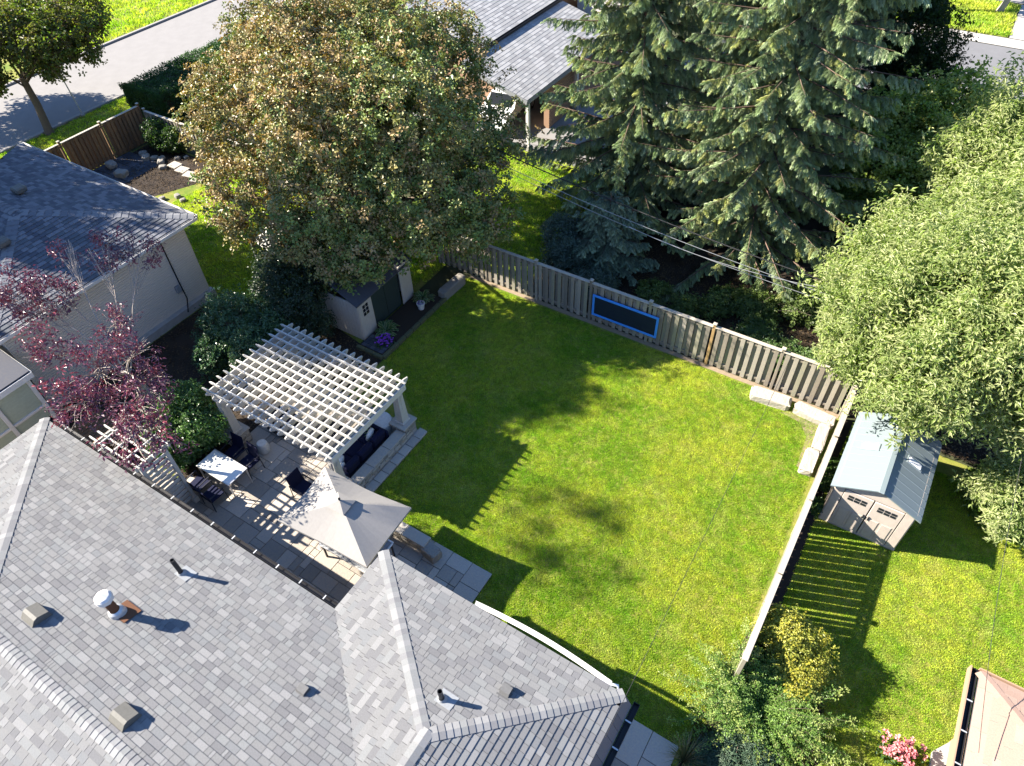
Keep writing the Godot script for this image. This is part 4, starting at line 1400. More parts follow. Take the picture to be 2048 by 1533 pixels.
func build_umbrella() -> void:
	var o := thing("patio_umbrella", "rectangular taupe patio umbrella with vented top over the patio", "umbrella", Vector3(-9.5, 0.035, -6.03), 0.06)
	var hx := 1.46
	var hz := 0.98
	var ring := [Vector3(-hx, 2.18, -hz), Vector3(hx, 2.18, -hz), Vector3(hx, 2.18, hz), Vector3(-hx, 2.18, hz)]
	var apex := Vector3(0, 2.72, 0)
	for k in 4:
		var a: Vector3 = ring[k]
		var b: Vector3 = ring[(k + 1) % 4]
		var m := MB.new()
		var n := 8
		var rows := []
		for i in n + 1:
			var t := i / float(n) * 0.88
			var row := []
			for j in n + 1:
				var e: Vector3 = a.lerp(b, j / float(n))
				var p := e.lerp(apex, t)
				p.y -= 0.07 * sin(PI * j / n) * (1.0 - t) + 0.012 * noise.get_noise_3d(p.x * 9.0, k * 7.0, p.z * 9.0) * sin(PI * j / n)
				p += (Vector3(0, 0, 0) - Vector3(e.x, 0, e.z)).normalized() * 0.05 * sin(PI * j / n) * (1.0 - t)
				row.append(p)
			rows.append(row)
		for i in n:
			for j in n:
				m.face([rows[i][j], rows[i][j + 1], rows[i + 1][j + 1]], Vector3.UP)
				m.face([rows[i][j], rows[i + 1][j + 1], rows[i + 1][j]], Vector3.UP)
		var pan := part("canopy_panel", m.mesh(), M.canvas, o)
		var hm := MB.new()
		for j in n:
			hm.face([rows[0][j], rows[0][j + 1], rows[0][j + 1] + Vector3.DOWN * 0.07, rows[0][j] + Vector3.DOWN * 0.07], (a + b) * Vector3(1, 0, 1))
		part("valance", hm.mesh(), M.canvas, pan)
		var rb := MB.new()
		rb.tube([a + Vector3.DOWN * 0.03, apex + Vector3.DOWN * 0.06], [0.014, 0.014], 6)
		part("rib", rb.mesh(), M.dark_metal, o)
		var vm := MB.new()
		var va := Vector3(a.x * 0.2, 2.67, a.z * 0.26)
		var vb := Vector3(b.x * 0.2, 2.67, b.z * 0.26)
		vm.face([va, vb, Vector3(0, 2.83, 0)], Vector3.UP)
		part("vent_flap", vm.mesh(), M.canvas, o)
	var pm := MB.new()
	pm.tube([Vector3(0, 0.05, 0), Vector3(0, 2.85, 0)], [0.026, 0.022], 10)
	part("pole", pm.mesh(), M.dark_metal, o)
	var fm := MB.new()
	fm.lathe(Vector3(0, 2.85, 0), [Vector2(0.03, 0.0), Vector2(0.035, 0.04), Vector2(0.0, 0.09)], 10)
	part("finial", fm.mesh(), M.dark_metal, o)
	var bm := MB.new()
	bm.lathe(Vector3.ZERO, [Vector2(0.28, 0.0), Vector2(0.28, 0.06), Vector2(0.06, 0.1), Vector2(0.05, 0.3)], 20)
	part("base", bm.mesh(), M.dark_metal, o)
	var t := thing("umbrella_table", "dark patio table standing under the umbrella", "table", Vector3(-9.45, 0.035, -6.02))
	for k in 2:
		pbox("table_top", M.grey_metal, t, Vector3(0, 0.72, -0.29 + 0.58 * k), Vector3(1.7, 0.03, 0.46), 0.006)
	for z in [-0.55, 0.55]:
		pbox("frame_rail", M.silver, t, Vector3(0, 0.72, z), Vector3(1.76, 0.045, 0.05), 0.008)
	for x in [-0.87, 0.87]:
		pbox("frame_rail", M.silver, t, Vector3(x, 0.72, 0), Vector3(0.05, 0.043, 1.05), 0.008)
		for z in [-0.5, 0.5]:
			pbox("leg", M.navy_frame, t, Vector3(x * 0.95, 0.35, z), Vector3(0.05, 0.7, 0.05), 0.006)

func build_sheds() -> void:
	# resin shed at right
	var o := thing("garden_shed", "beige resin garden shed with green metal-look roof beyond the side fence", "shed", Vector3(2.26, 0.0, -13.98))
	var hw := 1.02
	var dp := 2.9
	pbox("floor", M.shed_trim, o, Vector3(0, 0.04, -dp / 2), Vector3(2.1, 0.08, dp), 0.01)
	for x in [-hw, hw]:
		var wl := pbox("side_wall", M.shed_wall, o, Vector3(x, 0.92, -dp / 2), Vector3(0.05, 1.7, dp - 0.06), 0.006)
		for k in 9:
			pbox("rib", M.shed_wall, wl, Vector3(0.03 * signf(x), 0, -1.25 + 0.31 * k), Vector3(0.016, 1.6, 0.06), 0.004)
	var gm := MB.new()
	gm.prism([Vector3(-hw - 0.03, 1.72, 0), Vector3(hw + 0.03, 1.72, 0), Vector3(0, 2.22, 0)], Vector3(0, 0, -0.06))
	part("gable", gm.mesh(), M.shed_wall, o)
	part("gable", gm.mesh(), M.shed_wall, o, Vector3(0, 0, -dp + 0.06))
	pbox("back_wall", M.shed_wall, o, Vector3(0, 0.9, -dp + 0.03), Vector3(2.0, 1.66, 0.05))
	for x in [-0.9, 0.9]:
		pbox("front_panel", M.shed_wall, o, Vector3(x, 0.9, -0.03), Vector3(0.24, 1.66, 0.05), 0.008)
	for x in [-0.39, 0.39]:
		var dr := pbox("door", M.shed_wall, o, Vector3(x, 0.87, -0.022), Vector3(0.75, 1.6, 0.05), 0.012)
		for q in [[-0.17, -0.34], [0.17, -0.34]]:
			pbox("door_panel", M.shed_trim, dr, Vector3(q[0], q[1], 0.027), Vector3(0.29, 0.78, 0.008), 0.003)
			pbox("door_field", M.shed_wall, dr, Vector3(q[0], q[1], 0.033), Vector3(0.25, 0.74, 0.012), 0.004)
		for i in 3:
			for j in 2:
				pbox("window_pane", M.glass_dark, dr, Vector3(-0.17 + 0.17 * i, 0.5 + 0.11 * j, 0.028), Vector3(0.14, 0.085, 0.01))
		pbox("handle", M.dark_metal, dr, Vector3(-0.32 * signf(x), 0.05, 0.045), Vector3(0.03, 0.16, 0.03), 0.006)
	for sd in [-1.0, 1.0]:
		var a := Vector3(0.0, 2.26, 0.1)
		var b := Vector3(1.16 * sd, 1.71, 0.1)
		var rf := MB.new()
		rf.prism([a, b, b + Vector3.DOWN * 0.04, a + Vector3.DOWN * 0.04], Vector3(0, 0, -dp - 0.2))
		var rp := part("roof_panel", rf.mesh(), M.shed_roof, o)
		var up := (a - b).normalized()
		var nn := Vector3(-up.y * -sd, absf(up.x), 0).normalized()
		var r := Basis(up, nn, up.cross(nn))
		for k in 11:
			part("roof_rib", boxmesh(Vector3(1.2, 0.012, 0.03), 0.004), M.shed_roof, rp, (a + b) * 0.5 + nn * 0.006 + Vector3(0, 0, -0.2 - 0.275 * k), r)
		var sk := pbox("skylight", M.skylight, rp, (a + b) * 0.5 + nn * 0.03 + Vector3(0, 0, -1.65), Vector3(0.42, 0.05, 0.2), 0.03, r)
		pbox("skylight_frame", M.shed_roof, sk, Vector3(0, -0.015, 0), Vector3(0.5, 0.03, 0.28), 0.012)
	pbox("ridge_cap", M.shed_roof, o, Vector3(0, 2.27, -1.4), Vector3(0.14, 0.03, dp + 0.22), 0.01)
	# beige shed under the maple
	var p := thing("beige_shed", "beige board shed with dark doors under the bronze maple", "shed", Vector3(-15.25, 0, -13.05))
	pbox("end_wall", M.beige, p, Vector3(-1.2, 0.85, 0), Vector3(2.4, 1.7, 0.05))
	for k in 16:
		pbox("batten", M.beige, p, Vector3(-2.35 + 0.15 * k, 0.85, 0.034), Vector3(0.1, 1.68, 0.02), 0.004)
	var fp := pbox("front_panel", M.beige, p, Vector3(0, 0.85, -0.36), Vector3(0.05, 1.7, 0.7), 0.006)
	for i in 2:
		for j in 3:
			pbox("window_pane", M.glass_dark, fp, Vector3(0.026, 0.25 + 0.17 * j, 0.09 - 0.16 * i), Vector3(0.012, 0.14, 0.13))
	pbox("front_panel", M.beige, p, Vector3(0.02, 0.92, -2.63), Vector3(0.05, 1.84, 0.64), 0.006)
	for k in 2:
		pbox("door", M.green_door, p, Vector3(-0.1, 0.82, -1.12 - 0.8 * k), Vector3(0.05, 1.62, 0.78), 0.006)
	pbox("back_wall", M.beige, p, Vector3(-2.4, 0.85, -1.48), Vector3(0.05, 1.7, 2.9))
	pbox("end_wall", M.beige, p, Vector3(-1.2, 0.85, -2.95), Vector3(2.35, 1.7, 0.05))
	for sd in [-1.0, 1.0]:
		var rm := MB.new()
		var a := Vector3(-1.2, 2.4, 0.12)
		var b := Vector3(-1.2 + 1.3 * sd, 1.74, 0.12)
		rm.prism([a, b, b + Vector3.DOWN * 0.05, a + Vector3.DOWN * 0.05], Vector3(0, 0, -3.2))
		part("roof_panel", rm.mesh(), M.slate2, p)
	# pale fabric canopy behind it
	var c := thing("fabric_canopy", "pale grey fabric canopy half hidden under the bronze maple", "canopy", Vector3(-20.5, 0, -15.3))
	var cm := MB.new()
	var g := []
	for i in 9:
		var row := []
		for j in 9:
			var u := i / 8.0 - 0.5
			var w := j / 8.0 - 0.5
			row.append(Vector3(u * 2.6, 2.1 - 1.1 * maxf(absf(u), absf(w)) + 0.12 * sin(j * 1.7 + i), w * 2.6))
		g.append(row)
	for i in 8:
		for j in 8:
			cm.face([g[i][j], g[i + 1][j], g[i + 1][j + 1]], Vector3.UP)
			cm.face([g[i][j], g[i + 1][j + 1], g[i][j + 1]], Vector3.UP)
	part("cover", cm.mesh(), M.pillow, c)
	for x in [-1.25, 1.25]:
		for z in [-1.25, 1.25]:
			pbox("pole", M.galv, c, Vector3(x, 0.8, z), Vector3(0.05, 1.6, 0.05), 0.006)

func build_garden_bits() -> void:
	# raised bed in front of the beige shed
	var o := thing("garden_bed", "raised dark bed with mossy stone edging in front of the beige shed", "garden bed", Vector3(-14.6, 0, -14.5))
	pbox("soil", M.mulch, o, Vector3(0, 0.06, 0), Vector3(1.12, 0.14, 3.75))
	rng.seed = 5
	for k in 9:
		pbox("edging_stone", M.moss, o, Vector3(0.6, 0.08, -1.75 + 0.43 * k), Vector3(0.14, 0.18, 0.42), 0.02, Basis(Vector3.UP, rng.randf_range(-0.03, 0.03)))
	for k in 3:
		pbox("edging_stone", M.moss, o, Vector3(-0.42 + 0.4 * k, 0.08, 1.92), Vector3(0.39, 0.18, 0.14), 0.02)
	for i in 5:
		for j in 4:
			pbox("brick", pick([M.slate, M.slate2]), o, Vector3(-0.42 + 0.2 * i, 0.145, 1.25 + 0.16 * j), Vector3(0.19, 0.03, 0.15), 0.005)
	hosta("large hosta with cream-edged leaves by the beige shed's window", Vector3(-14.78, 0.13, -13.75), 0.55, 71)
	hosta("hosta with cream-edged leaves behind the white flower pot", Vector3(-14.72, 0.13, -15.95), 0.5, 72)
	flowers("petunia_patch", "purple petunias at the near end of the raised bed", Vector3(-14.42, 0.13, -13.2), 0.36, 60, [Color(0.22, 0.04, 0.42), Color(0.32, 0.07, 0.5)], 73)
	var p := thing("flower_pot", "small white flower pot with purple blooms on the bed", "pot", Vector3(-14.42, 0.13, -15.45))
	var m := MB.new()
	m.lathe(Vector3.ZERO, [Vector2(0.11, 0.0), Vector2(0.15, 0.24), Vector2(0.165, 0.24), Vector2(0.165, 0.28), Vector2(0.14, 0.28), Vector2(0.13, 0.22), Vector2(0.0, 0.22)], 20)
	part("pot", m.mesh(), M.white, p)
	var fm := MB.new()
	rng.seed = 12
	for k in 40:
		fm.col = Color(0.24, 0.05, 0.4) if k % 2 == 0 else Color(0.06, 0.12, 0.03)
		leaf(fm, Vector3(0, 0.24, 0) + rv() * 0.14, rv().normalized(), Vector3.UP, 0.07, 0.06)
	part("blooms", fm.mesh(), M.petal, p)
	flowers("hydrangea", "pink hydrangea in bloom beside the concrete slab at the lower right", Vector3(4.55, 0.05, -8.55), 0.5, 46, [Color(0.5, 0.16, 0.17), Color(0.55, 0.24, 0.22), Color(0.42, 0.13, 0.16)], 75, 0.5)
	# ornamental grass
	var g := thing("ornamental_grass", "dry tan ornamental grass clump beside the side patio", "grass clump", Vector3(0.42, 0, -5.85))
	m = MB.new()
	rng.seed = 14
	for k in 150:
		var a := rng.randf() * TAU
		var d := Vector3(cos(a), 0, sin(a))
		var h := rng.randf_range(0.5, 0.95)
		var q := d * rng.randf() * 0.12
		var mid := q + d * h * 0.2 + Vector3.UP * h * 0.65
		var tip := q + d * h * rng.randf_range(0.35, 0.75) + Vector3.UP * h * rng.randf_range(0.75, 1.0)
		var s := d.cross(Vector3.UP) * 0.006
		m.col = Color(0.26, 0.2, 0.1) if rng.randf() < 0.6 else Color(0.1, 0.14, 0.05)
		m.face([q - s, q + s, mid + s, mid - s], d + Vector3.UP)
		m.face([mid - s, mid + s, tip], d + Vector3.UP)
	part("blades", m.mesh(), M.blade, g)
	# slim pole by the road
	var pole := thing("guy_wire_pole", "slim leaning grey pole on the grass verge by the street", "pole", Vector3(-41.0, 0, -19.1))
	m = MB.new()
	m.tube([Vector3.ZERO, Vector3(-0.2, 3.2, 0.1)], [0.035, 0.03], 8)
	part("shaft", m.mesh(), M.galv, pole)
	pbox("anchor", M.concrete, pole, Vector3(0, 0.04, 0), Vector3(0.2, 0.12, 0.2), 0.02)

func hosta(label: String, at: Vector3, r: float, seed_: int) -> void:
	var o := thing("hosta", label, "plant", at)
	rng.seed = seed_
	var m := MB.new()
	var e := MB.new()
	for k in 46:
		var a := rng.randf() * TAU
		var el := rng.randf_range(0.15, 1.1)
		var d := Vector3(cos(a) * cos(el), sin(el), sin(a) * cos(el))
		var l := r * rng.randf_range(0.7, 1.1)
		var side := d.cross(Vector3.UP).normalized()
		var pts := [Vector3.ZERO, d * l * 0.5, d * l * 0.85 + Vector3.DOWN * l * 0.15, d * l * 1.05 + Vector3.DOWN * l * 0.4]
		var ws := [0.012, 0.05, 0.04, 0.0]
		var t := rng.randf_range(0.8, 1.2)
		m.col = Color(0.07 * t, 0.14 * t, 0.04 * t)
		e.col = Color(0.4 * t, 0.42 * t, 0.24 * t)
		for i in 3:
			m.face([pts[i] - side * ws[i], pts[i] + side * ws[i], pts[i + 1] + side * ws[i + 1], pts[i + 1] - side * ws[i + 1]], Vector3.UP + d)
			for s in [-1.0, 1.0]:
				e.face([pts[i] + side * ws[i] * s, pts[i] + side * (ws[i] + 0.012) * s, pts[i + 1] + side * (ws[i + 1] + 0.012) * s, pts[i + 1] + side * ws[i + 1] * s], Vector3.UP + d)
	part("leaves", m.mesh(), M.blade, o)
	part("leaf_margin", e.mesh(), M.blade, o)

func flowers(called: String, label: String, at: Vector3, r: float, count: int, cols: Array, seed_: int, h := 0.22) -> void:
	var o := thing(called, label, "flowers", at)
	rng.seed = seed_
	var f := MB.new()
	var l := MB.new()
	for k in count:
		var q := rv()
		var p := Vector3(q.x * r, h * 0.6 + absf(q.y) * h * 0.7, q.z * r)
		f.col = pick(cols)
		if h > 0.3:
			for j in 9:
				leaf(f, p + rv() * 0.05, rv().normalized(), Vector3.UP, 0.07, 0.07)
		else:
			for j in 5:
				var a := TAU * j / 5.0
				leaf(f, p, Vector3(cos(a), 0.35, sin(a)).normalized(), Vector3.UP, 0.045, 0.045)
		for j in 4:
			var t := rng.randf_range(0.7, 1.2)
			l.col = Color(0.05 * t, 0.1 * t, 0.025 * t)
			leaf(l, Vector3(q.x * r, h * 0.5 * absf(q.y), q.z * r) + rv() * 0.06, rv().normalized(), Vector3.UP, 0.12, 0.06)
	part("blooms", f.mesh(), M.petal, o)
	part("leaves", l.mesh(), M.leaf, o)

func build_wires() -> void:
	var runs := [[Vector3(-17.5, 5.9, -19.5), Vector3(3.5, 3.9, -19.5), 0.55, 0.022, "thick black bundled cable crossing in front of the spruces"], [Vector3(-17.5, 5.5, -19.4), Vector3(3.5, 3.6, -19.4), 0.62, 0.011, "thin grey cable just below the thick bundled cable"], [Vector3(-17.5, 5.3, -19.6), Vector3(3.5, 3.3, -19.6), 0.8, 0.01, "lowest thin grey cable crossing in front of the spruces"], [Vector3(-7.9, 3.7, -19.5), Vector3(0.6, 4.1, -19.5), 0.45, 0.011, "short grey cable looping down in front of the right spruce"]]
	for q in runs:
		var m := MB.new()
		var p := []
		var r := []
		for k in 25:
			var t := k / 24.0
			p.append(q[0].lerp(q[1], t) + Vector3.DOWN * q[2] * 4.0 * t * (1.0 - t))
			r.append(q[3])
		m.tube(p, r, 5)
		tag(part("overhead_cable", m.mesh(), M.cable_grey if q[3] < 0.02 else M.cable, self), q[4], "cable", "overhead cables")
	for q in [[Vector3(-1.05, 5.2, -14.2), Vector3(-1.0, 4.6, -4.0), "thin black service cable running over the lawn to the bungalow"], [Vector3(4.3, 5.0, -14.0), Vector3(5.1, 3.0, -8.0), "thin black cable running over the right lawn to the brown roof"]]:
		var m := MB.new()
		var p := []
		var r := []
		for k in 13:
			var t := k / 12.0
			p.append(q[0].lerp(q[1], t) + Vector3.DOWN * 0.8 * t * (1.0 - t))
			r.append(0.007)
		m.tube(p, r, 4)
		tag(part("service_cable", m.mesh(), M.cable, self), q[2], "cable", "service cables")

func build_trees() -> void:
	var broad := clump(12, 0.15, 0.115, 0.2, 101)
	var broad_s := clump(12, 0.12, 0.09, 0.17, 102)
	# bronze maple
	var mp := [[-23.13, 6.60, -19.00, 2.3, 0], [-20.10, 7.00, -20.85, 2.45, 0], [-18.13, 6.20, -22.80, 2.15, 1], [-23.16, 5.00, -16.25, 2.0, 0], [-17.29, 7.20, -15.17, 2.3, 0], [-14.89, 7.00, -16.56, 2.3, 1], [-14.48, 5.00, -19.98, 1.7, 1], [-20.53, 4.00, -13.88, 1.7, 0], [-16.55, 5.00, -14.14, 1.9, 1], [-14.26, 4.80, -15.81, 2.0, 1], [-13.05, 3.80, -17.56, 1.5, 1], [-17.52, 3.60, -13.22, 1.0, 0], [-15.30, 3.60, -13.83, 1.1, 1], [-25.07, 5.40, -17.93, 1.6, 0], [-20.2, 7.6, -17.6, 2.2, 0], [-17.5, 7.4, -18.6, 2.1, 1], [-16.4, 3.0, -13.7, 1.1, 1]]
	var o := thing("bronze_maple", "large maple with bronze and green leaves behind the pergola", "tree")
	woody(o, Vector3(-18.4, 0, -17.2), Vector3(-18.5, 2.6, -17.3), 0.24, mp, M.bark, 201)
	crown(o, mp, 14500, broad_s, M.leaf_bronze, [Color(0.26, 0.185, 0.075), Color(0.27, 0.235, 0.08), Color(0.29, 0.205, 0.09), Color(0.2, 0.175, 0.06), Color(0.13, 0.18, 0.04), Color(0.1, 0.15, 0.035), Color(0.19, 0.19, 0.055), Color(0.16, 0.2, 0.05)], 0.75, 1.25, 202, 0.6, -0.08)
	# big tree at right
	var wn := [[2.9, 5.3, -18.4, 2.7], [0.5, 4.4, -19.5, 1.9], [1.0, 4.8, -21.0, 1.7], [2.9, 6.2, -21.3, 2.1], [0.6, 3.4, -17.8, 1.25], [2.2, 4.0, -16.6, 1.6], [4.7, 4.2, -17.4, 1.8], [2.3, 7.0, -25.2, 1.8], [1.1, 6.3, -24.4, 1.2], [3.9, 5.8, -17.9, 2.1], [5.4, 1.5, -16.3, 1.05], [1.1, 4.3, -18.2, 1.7], [-0.1, 3.9, -19.1, 1.0], [6.0, 5.0, -19.5, 2.6], [5.0, 7.0, -22.5, 2.4]]
	o = thing("walnut_tree", "large light green tree with narrow leaflets overhanging the resin shed", "tree")
	woody(o, Vector3(3.6, 0, -20.2), Vector3(3.5, 2.8, -20.1), 0.25, wn, M.bark, 211)
	crown(o, wn, 14500, clump(16, 0.155, 0.048, 0.2, 103, 0.3), M.leaf, [Color(0.33, 0.38, 0.15), Color(0.4, 0.44, 0.2), Color(0.24, 0.3, 0.1), Color(0.44, 0.46, 0.23)], 0.65, 1.3, 212, 0.6, -0.1)
	# purple plum
	var pl := [[-20.96, 4.80, -5.83, 0.9], [-20.12, 5.40, -8.21, 0.75], [-20.41, 5.00, -6.40, 0.7], [-18.23, 4.60, -6.66, 0.6], [-16.65, 4.80, -4.81, 1.1], [-16.44, 4.60, -5.81, 0.85], [-16.16, 4.70, -3.97, 0.8], [-14.67, 4.60, -4.76, 0.8], [-14.24, 4.40, -3.95, 0.7], [-21.25, 5.00, -5.65, 0.9], [-19.4, 5.3, -8.8, 0.6], [-18.63, 4.90, -4.85, 0.75], [-13.8, 4.20, -4.5, 0.55], [-20.94, 5.60, -7.42, 0.4], [-15.6, 4.0, -5.6, 0.7]]
	o = thing("purple_plum", "sparse purple-leaved plum tree between the two houses", "tree")
	woody(o, Vector3(-18.4, 0, -6.6), Vector3(-18.2, 3.0, -6.1), 0.12, pl, M.bark_pale, 221, 26, 0.1)
	crown(o, pl, 820, clump(11, 0.13, 0.055, 0.16, 104, 0.2), M.leaf_plum, [Color(0.17, 0.07, 0.1), Color(0.13, 0.055, 0.085), Color(0.21, 0.055, 0.075), Color(0.14, 0.075, 0.095)], 0.6, 1.0, 222, 0.35, 0.04)
	# street maple
	var sm := [[-40.6, 4.9, -17.6, 1.5], [-40.2, 4.6, -19.6, 1.5], [-41.5, 3.9, -15.6, 1.2], [-40.3, 3.4, -18.4, 1.0], [-41.0, 4.7, -21.6, 1.3], [-39.7, 3.5, -20.2, 0.9], [-42.2, 5.4, -16.4, 1.6], [-39.0, 4.3, -18.0, 1.1], [-42.5, 5.0, -19.6, 1.4], [-41.6, 3.0, -16.0, 0.7]]
	o = thing("street_maple", "green maple on the grass verge at the upper left corner", "tree")
	woody(o, Vector3(-40.8, 0, -16.9), Vector3(-41.3, 2.8, -17.2), 0.22, sm, M.bark, 231)
	crown(o, sm, 2300, broad, M.leaf, [Color(0.13, 0.15, 0.03), Color(0.1, 0.14, 0.03), Color(0.17, 0.16, 0.04), Color(0.14, 0.1, 0.04)], 0.8, 1.25, 232, 0.4, 0.0)
	# a tall tree west of the neighbour house, outside the frame, that shades its roof
	var wt := [[-36.0, 10.0, -5.0, 2.6], [-38.5, 8.5, -6.0, 2.4], [-35.5, 8.0, -3.0, 2.2], [-37.0, 11.5, -3.5, 2.2], [-34.5, 9.5, -7.0, 2.0], [-38.5, 10.0, -8.5, 2.0], [-37.5, 7.2, -7.5, 2.0]]
	o = thing("shade_tree", "tall tree west of the neighbour house, outside the picture at left", "tree")
	woody(o, Vector3(-37.2, 0, -5.2), Vector3(-37.0, 5.5, -5.2), 0.3, wt, M.bark, 241)
	crown(o, wt, 3000, broad, M.leaf, [Color(0.07, 0.1, 0.02), Color(0.06, 0.09, 0.02)], 1.4, 2.0, 242, 0.5, -0.1)
	var tt := [[-33.3, 20.0, 0.4, 1.0], [-31.9, 20.0, 2.0, 1.0], [-32.0, 20.1, -0.2, 0.8], [-33.2, 20.2, 1.8, 0.8]]
	o = thing("slim_tree", "tall slim tree far left of the sunroom, outside the picture", "tree")
	woody(o, Vector3(-33.8, 0, -1.6), Vector3(-33.2, 17.5, 0.0), 0.13, tt, M.bark, 244)
	crown(o, tt, 62, broad, M.leaf, [Color(0.13, 0.17, 0.04), Color(0.11, 0.15, 0.04)], 0.9, 1.4, 245, 0.3, 0.0)
	var lt := [[-30.4, 14.0, -5.0, 1.9], [-28.9, 13.2, -5.7, 1.6], [-31.5, 14.5, -6.6, 1.7], [-30.0, 13.0, -6.9, 1.5], [-32.0, 13.0, -4.4, 1.5], [-31.6, 15.4, -5.2, 1.5], [-28.2, 14.2, -6.4, 1.5], [-29.4, 14.6, -7.8, 1.5]]
	o = thing("lofty_tree", "lofty tree left of the neighbour house, outside the picture", "tree")
	woody(o, Vector3(-34.2, 0, -3.0), Vector3(-32.5, 10.5, -4.0), 0.26, lt, M.bark, 246)
	crown(o, lt, 1500, broad, M.leaf, [Color(0.13, 0.17, 0.04), Color(0.11, 0.15, 0.04)], 1.0, 1.6, 247, 0.4, -0.05)
	var at := [[-51.0, 6.2, -13.0, 2.2], [-52.0, 7.0, -15.5, 2.0], [-50.5, 5.5, -16.0, 1.7], [-51.5, 8.0, -13.8, 1.8]]
	o = thing("roadside_tree", "tree across the street at the upper left, mostly outside the picture", "tree")
	woody(o, Vector3(-51.2, 0, -14.2), Vector3(-51.2, 3.6, -14.2), 0.24, at, M.bark, 248)
	crown(o, at, 1300, broad, M.leaf, [Color(0.13, 0.16, 0.035), Color(0.1, 0.14, 0.03)], 1.1, 1.6, 249, 0.4, -0.05)
	# spruces
	var spray := spruce_spray()
	var blue := [Color(0.31, 0.38, 0.18), Color(0.25, 0.32, 0.15), Color(0.37, 0.43, 0.25), Color(0.39, 0.41, 0.15), Color(0.21, 0.28, 0.12)]
	spruce("spruce", "tall blue-green spruce left of the other, beside the carport", Vector3(-10.9, 0, -26.4), 15.5, 4.8, 301, blue, spray)
	spruce("spruce", "tall blue-green spruce nearest the chalkboard fence, reaching the picture's top", Vector3(-5.0, 0, -25.2), 16.5, 5.0, 302, blue, spray)
	spruce("spruce", "darker spruce behind and right of the two tall spruces", Vector3(-5.4, 0, -36.5), 12.5, 3.2, 303, [Color(0.07, 0.11, 0.06), Color(0.09, 0.13, 0.07)], spray)
	spruce("spruce", "spruce standing behind the gap between the two tall spruces", Vector3(-7.8, 0, -31.0), 15.0, 4.4, 305, blue, spray)
	spruce("young_spruce", "small bluish young spruce between the back fence and the tall spruces", Vector3(-9.6, 0, -21.6), 3.4, 2.0, 304, [Color(0.24, 0.31, 0.2), Color(0.19, 0.26, 0.165)], spray, 0.03, 0.42)
	# trees along the far street
	for q in [[Vector3(-3.5, 0, -57.0), "left one of two slim street trees at the upper right"], [Vector3(0.4, 0, -58.6), "right one of two slim street trees at the upper right"]]:
		o = thing("street_tree", q[1], "tree", Vector3.ZERO, 0, "street trees at the upper right")
		var b: Vector3 = q[0]
		var lb := [[b.x + 0.3, 5.6, b.z, 1.7], [b.x - 1.2, 6.3, b.z - 0.6, 1.5], [b.x + 1.3, 6.5, b.z + 0.5, 1.5]]
		woody(o, b, b + Vector3(0.35, 3.4, 0), 0.2, lb, M.bark_pale, 250)
		crown(o, lb, 900, broad, M.leaf, [Color(0.08, 0.11, 0.025), Color(0.1, 0.12, 0.03)], 1.5, 2.0, 251)
	var cd := [[-2.54, 4.50, -38.42, 1.9], [-1.9, 3.00, -37.9, 1.7], [-3.4, 5.00, -39.0, 1.7], [-2.9, 6.2, -40.0, 1.3], [-2.4, 1.4, -38.4, 1.8]]
	o = thing("dark_cedar", "dark green cedar standing behind the right-hand spruce", "tree")
	woody(o, Vector3(-2.6, 0, -38.8), Vector3(-2.6, 3.0, -38.8), 0.18, cd, M.bark, 261)
	crown(o, cd, 2600, clump(14, 0.14, 0.05, 0.16, 105, 0.3), M.leaf, [Color(0.025, 0.045, 0.012), Color(0.035, 0.06, 0.015)], 1.0, 1.5, 262)
	var s2 := [[-1.3, 3.0, -32.6, 1.9], [-1.7, 2.2, -30.6, 1.7], [0.3, 2.6, -31.6, 1.8], [0.2, 3.8, -33.6, 1.6], [1.6, 3.0, -34.2, 1.5], [-0.6, 1.2, -29.6, 1.3]]
	o = thing("young_maple", "light green young maple between the cedar and the large tree", "tree")
	woody(o, Vector3(-1.2, 0, -32.6), Vector3(-1.2, 1.4, -32.6), 0.1, s2, M.bark, 271)
	crown(o, s2, 3200, broad_s, M.leaf, [Color(0.3, 0.34, 0.07), Color(0.22, 0.28, 0.055), Color(0.36, 0.37, 0.09), Color(0.18, 0.25, 0.05)], 0.9, 1.5, 272, 0.5, -0.1)

func shrub(called: String, label: String, lobes: Array, count: int, mesh: Mesh, mt: Material, cols: Array, seed_: int, s0 := 0.8, s1 := 1.2, gap := -0.3, flat := 1.0) -> void:
	var o := thing(called, label, "shrub")
	var c := Vector3.ZERO
	for q in lobes:
		c += Vector3(q[0], 0, q[2]) / lobes.size()
	woody(o, c, c + Vector3.UP * 0.25, 0.05, lobes, M.bark, seed_, 6, 0.05)
	crown(o, lobes, count, mesh, mt, cols, s0, s1, seed_ + 1, 0.55, gap, flat)

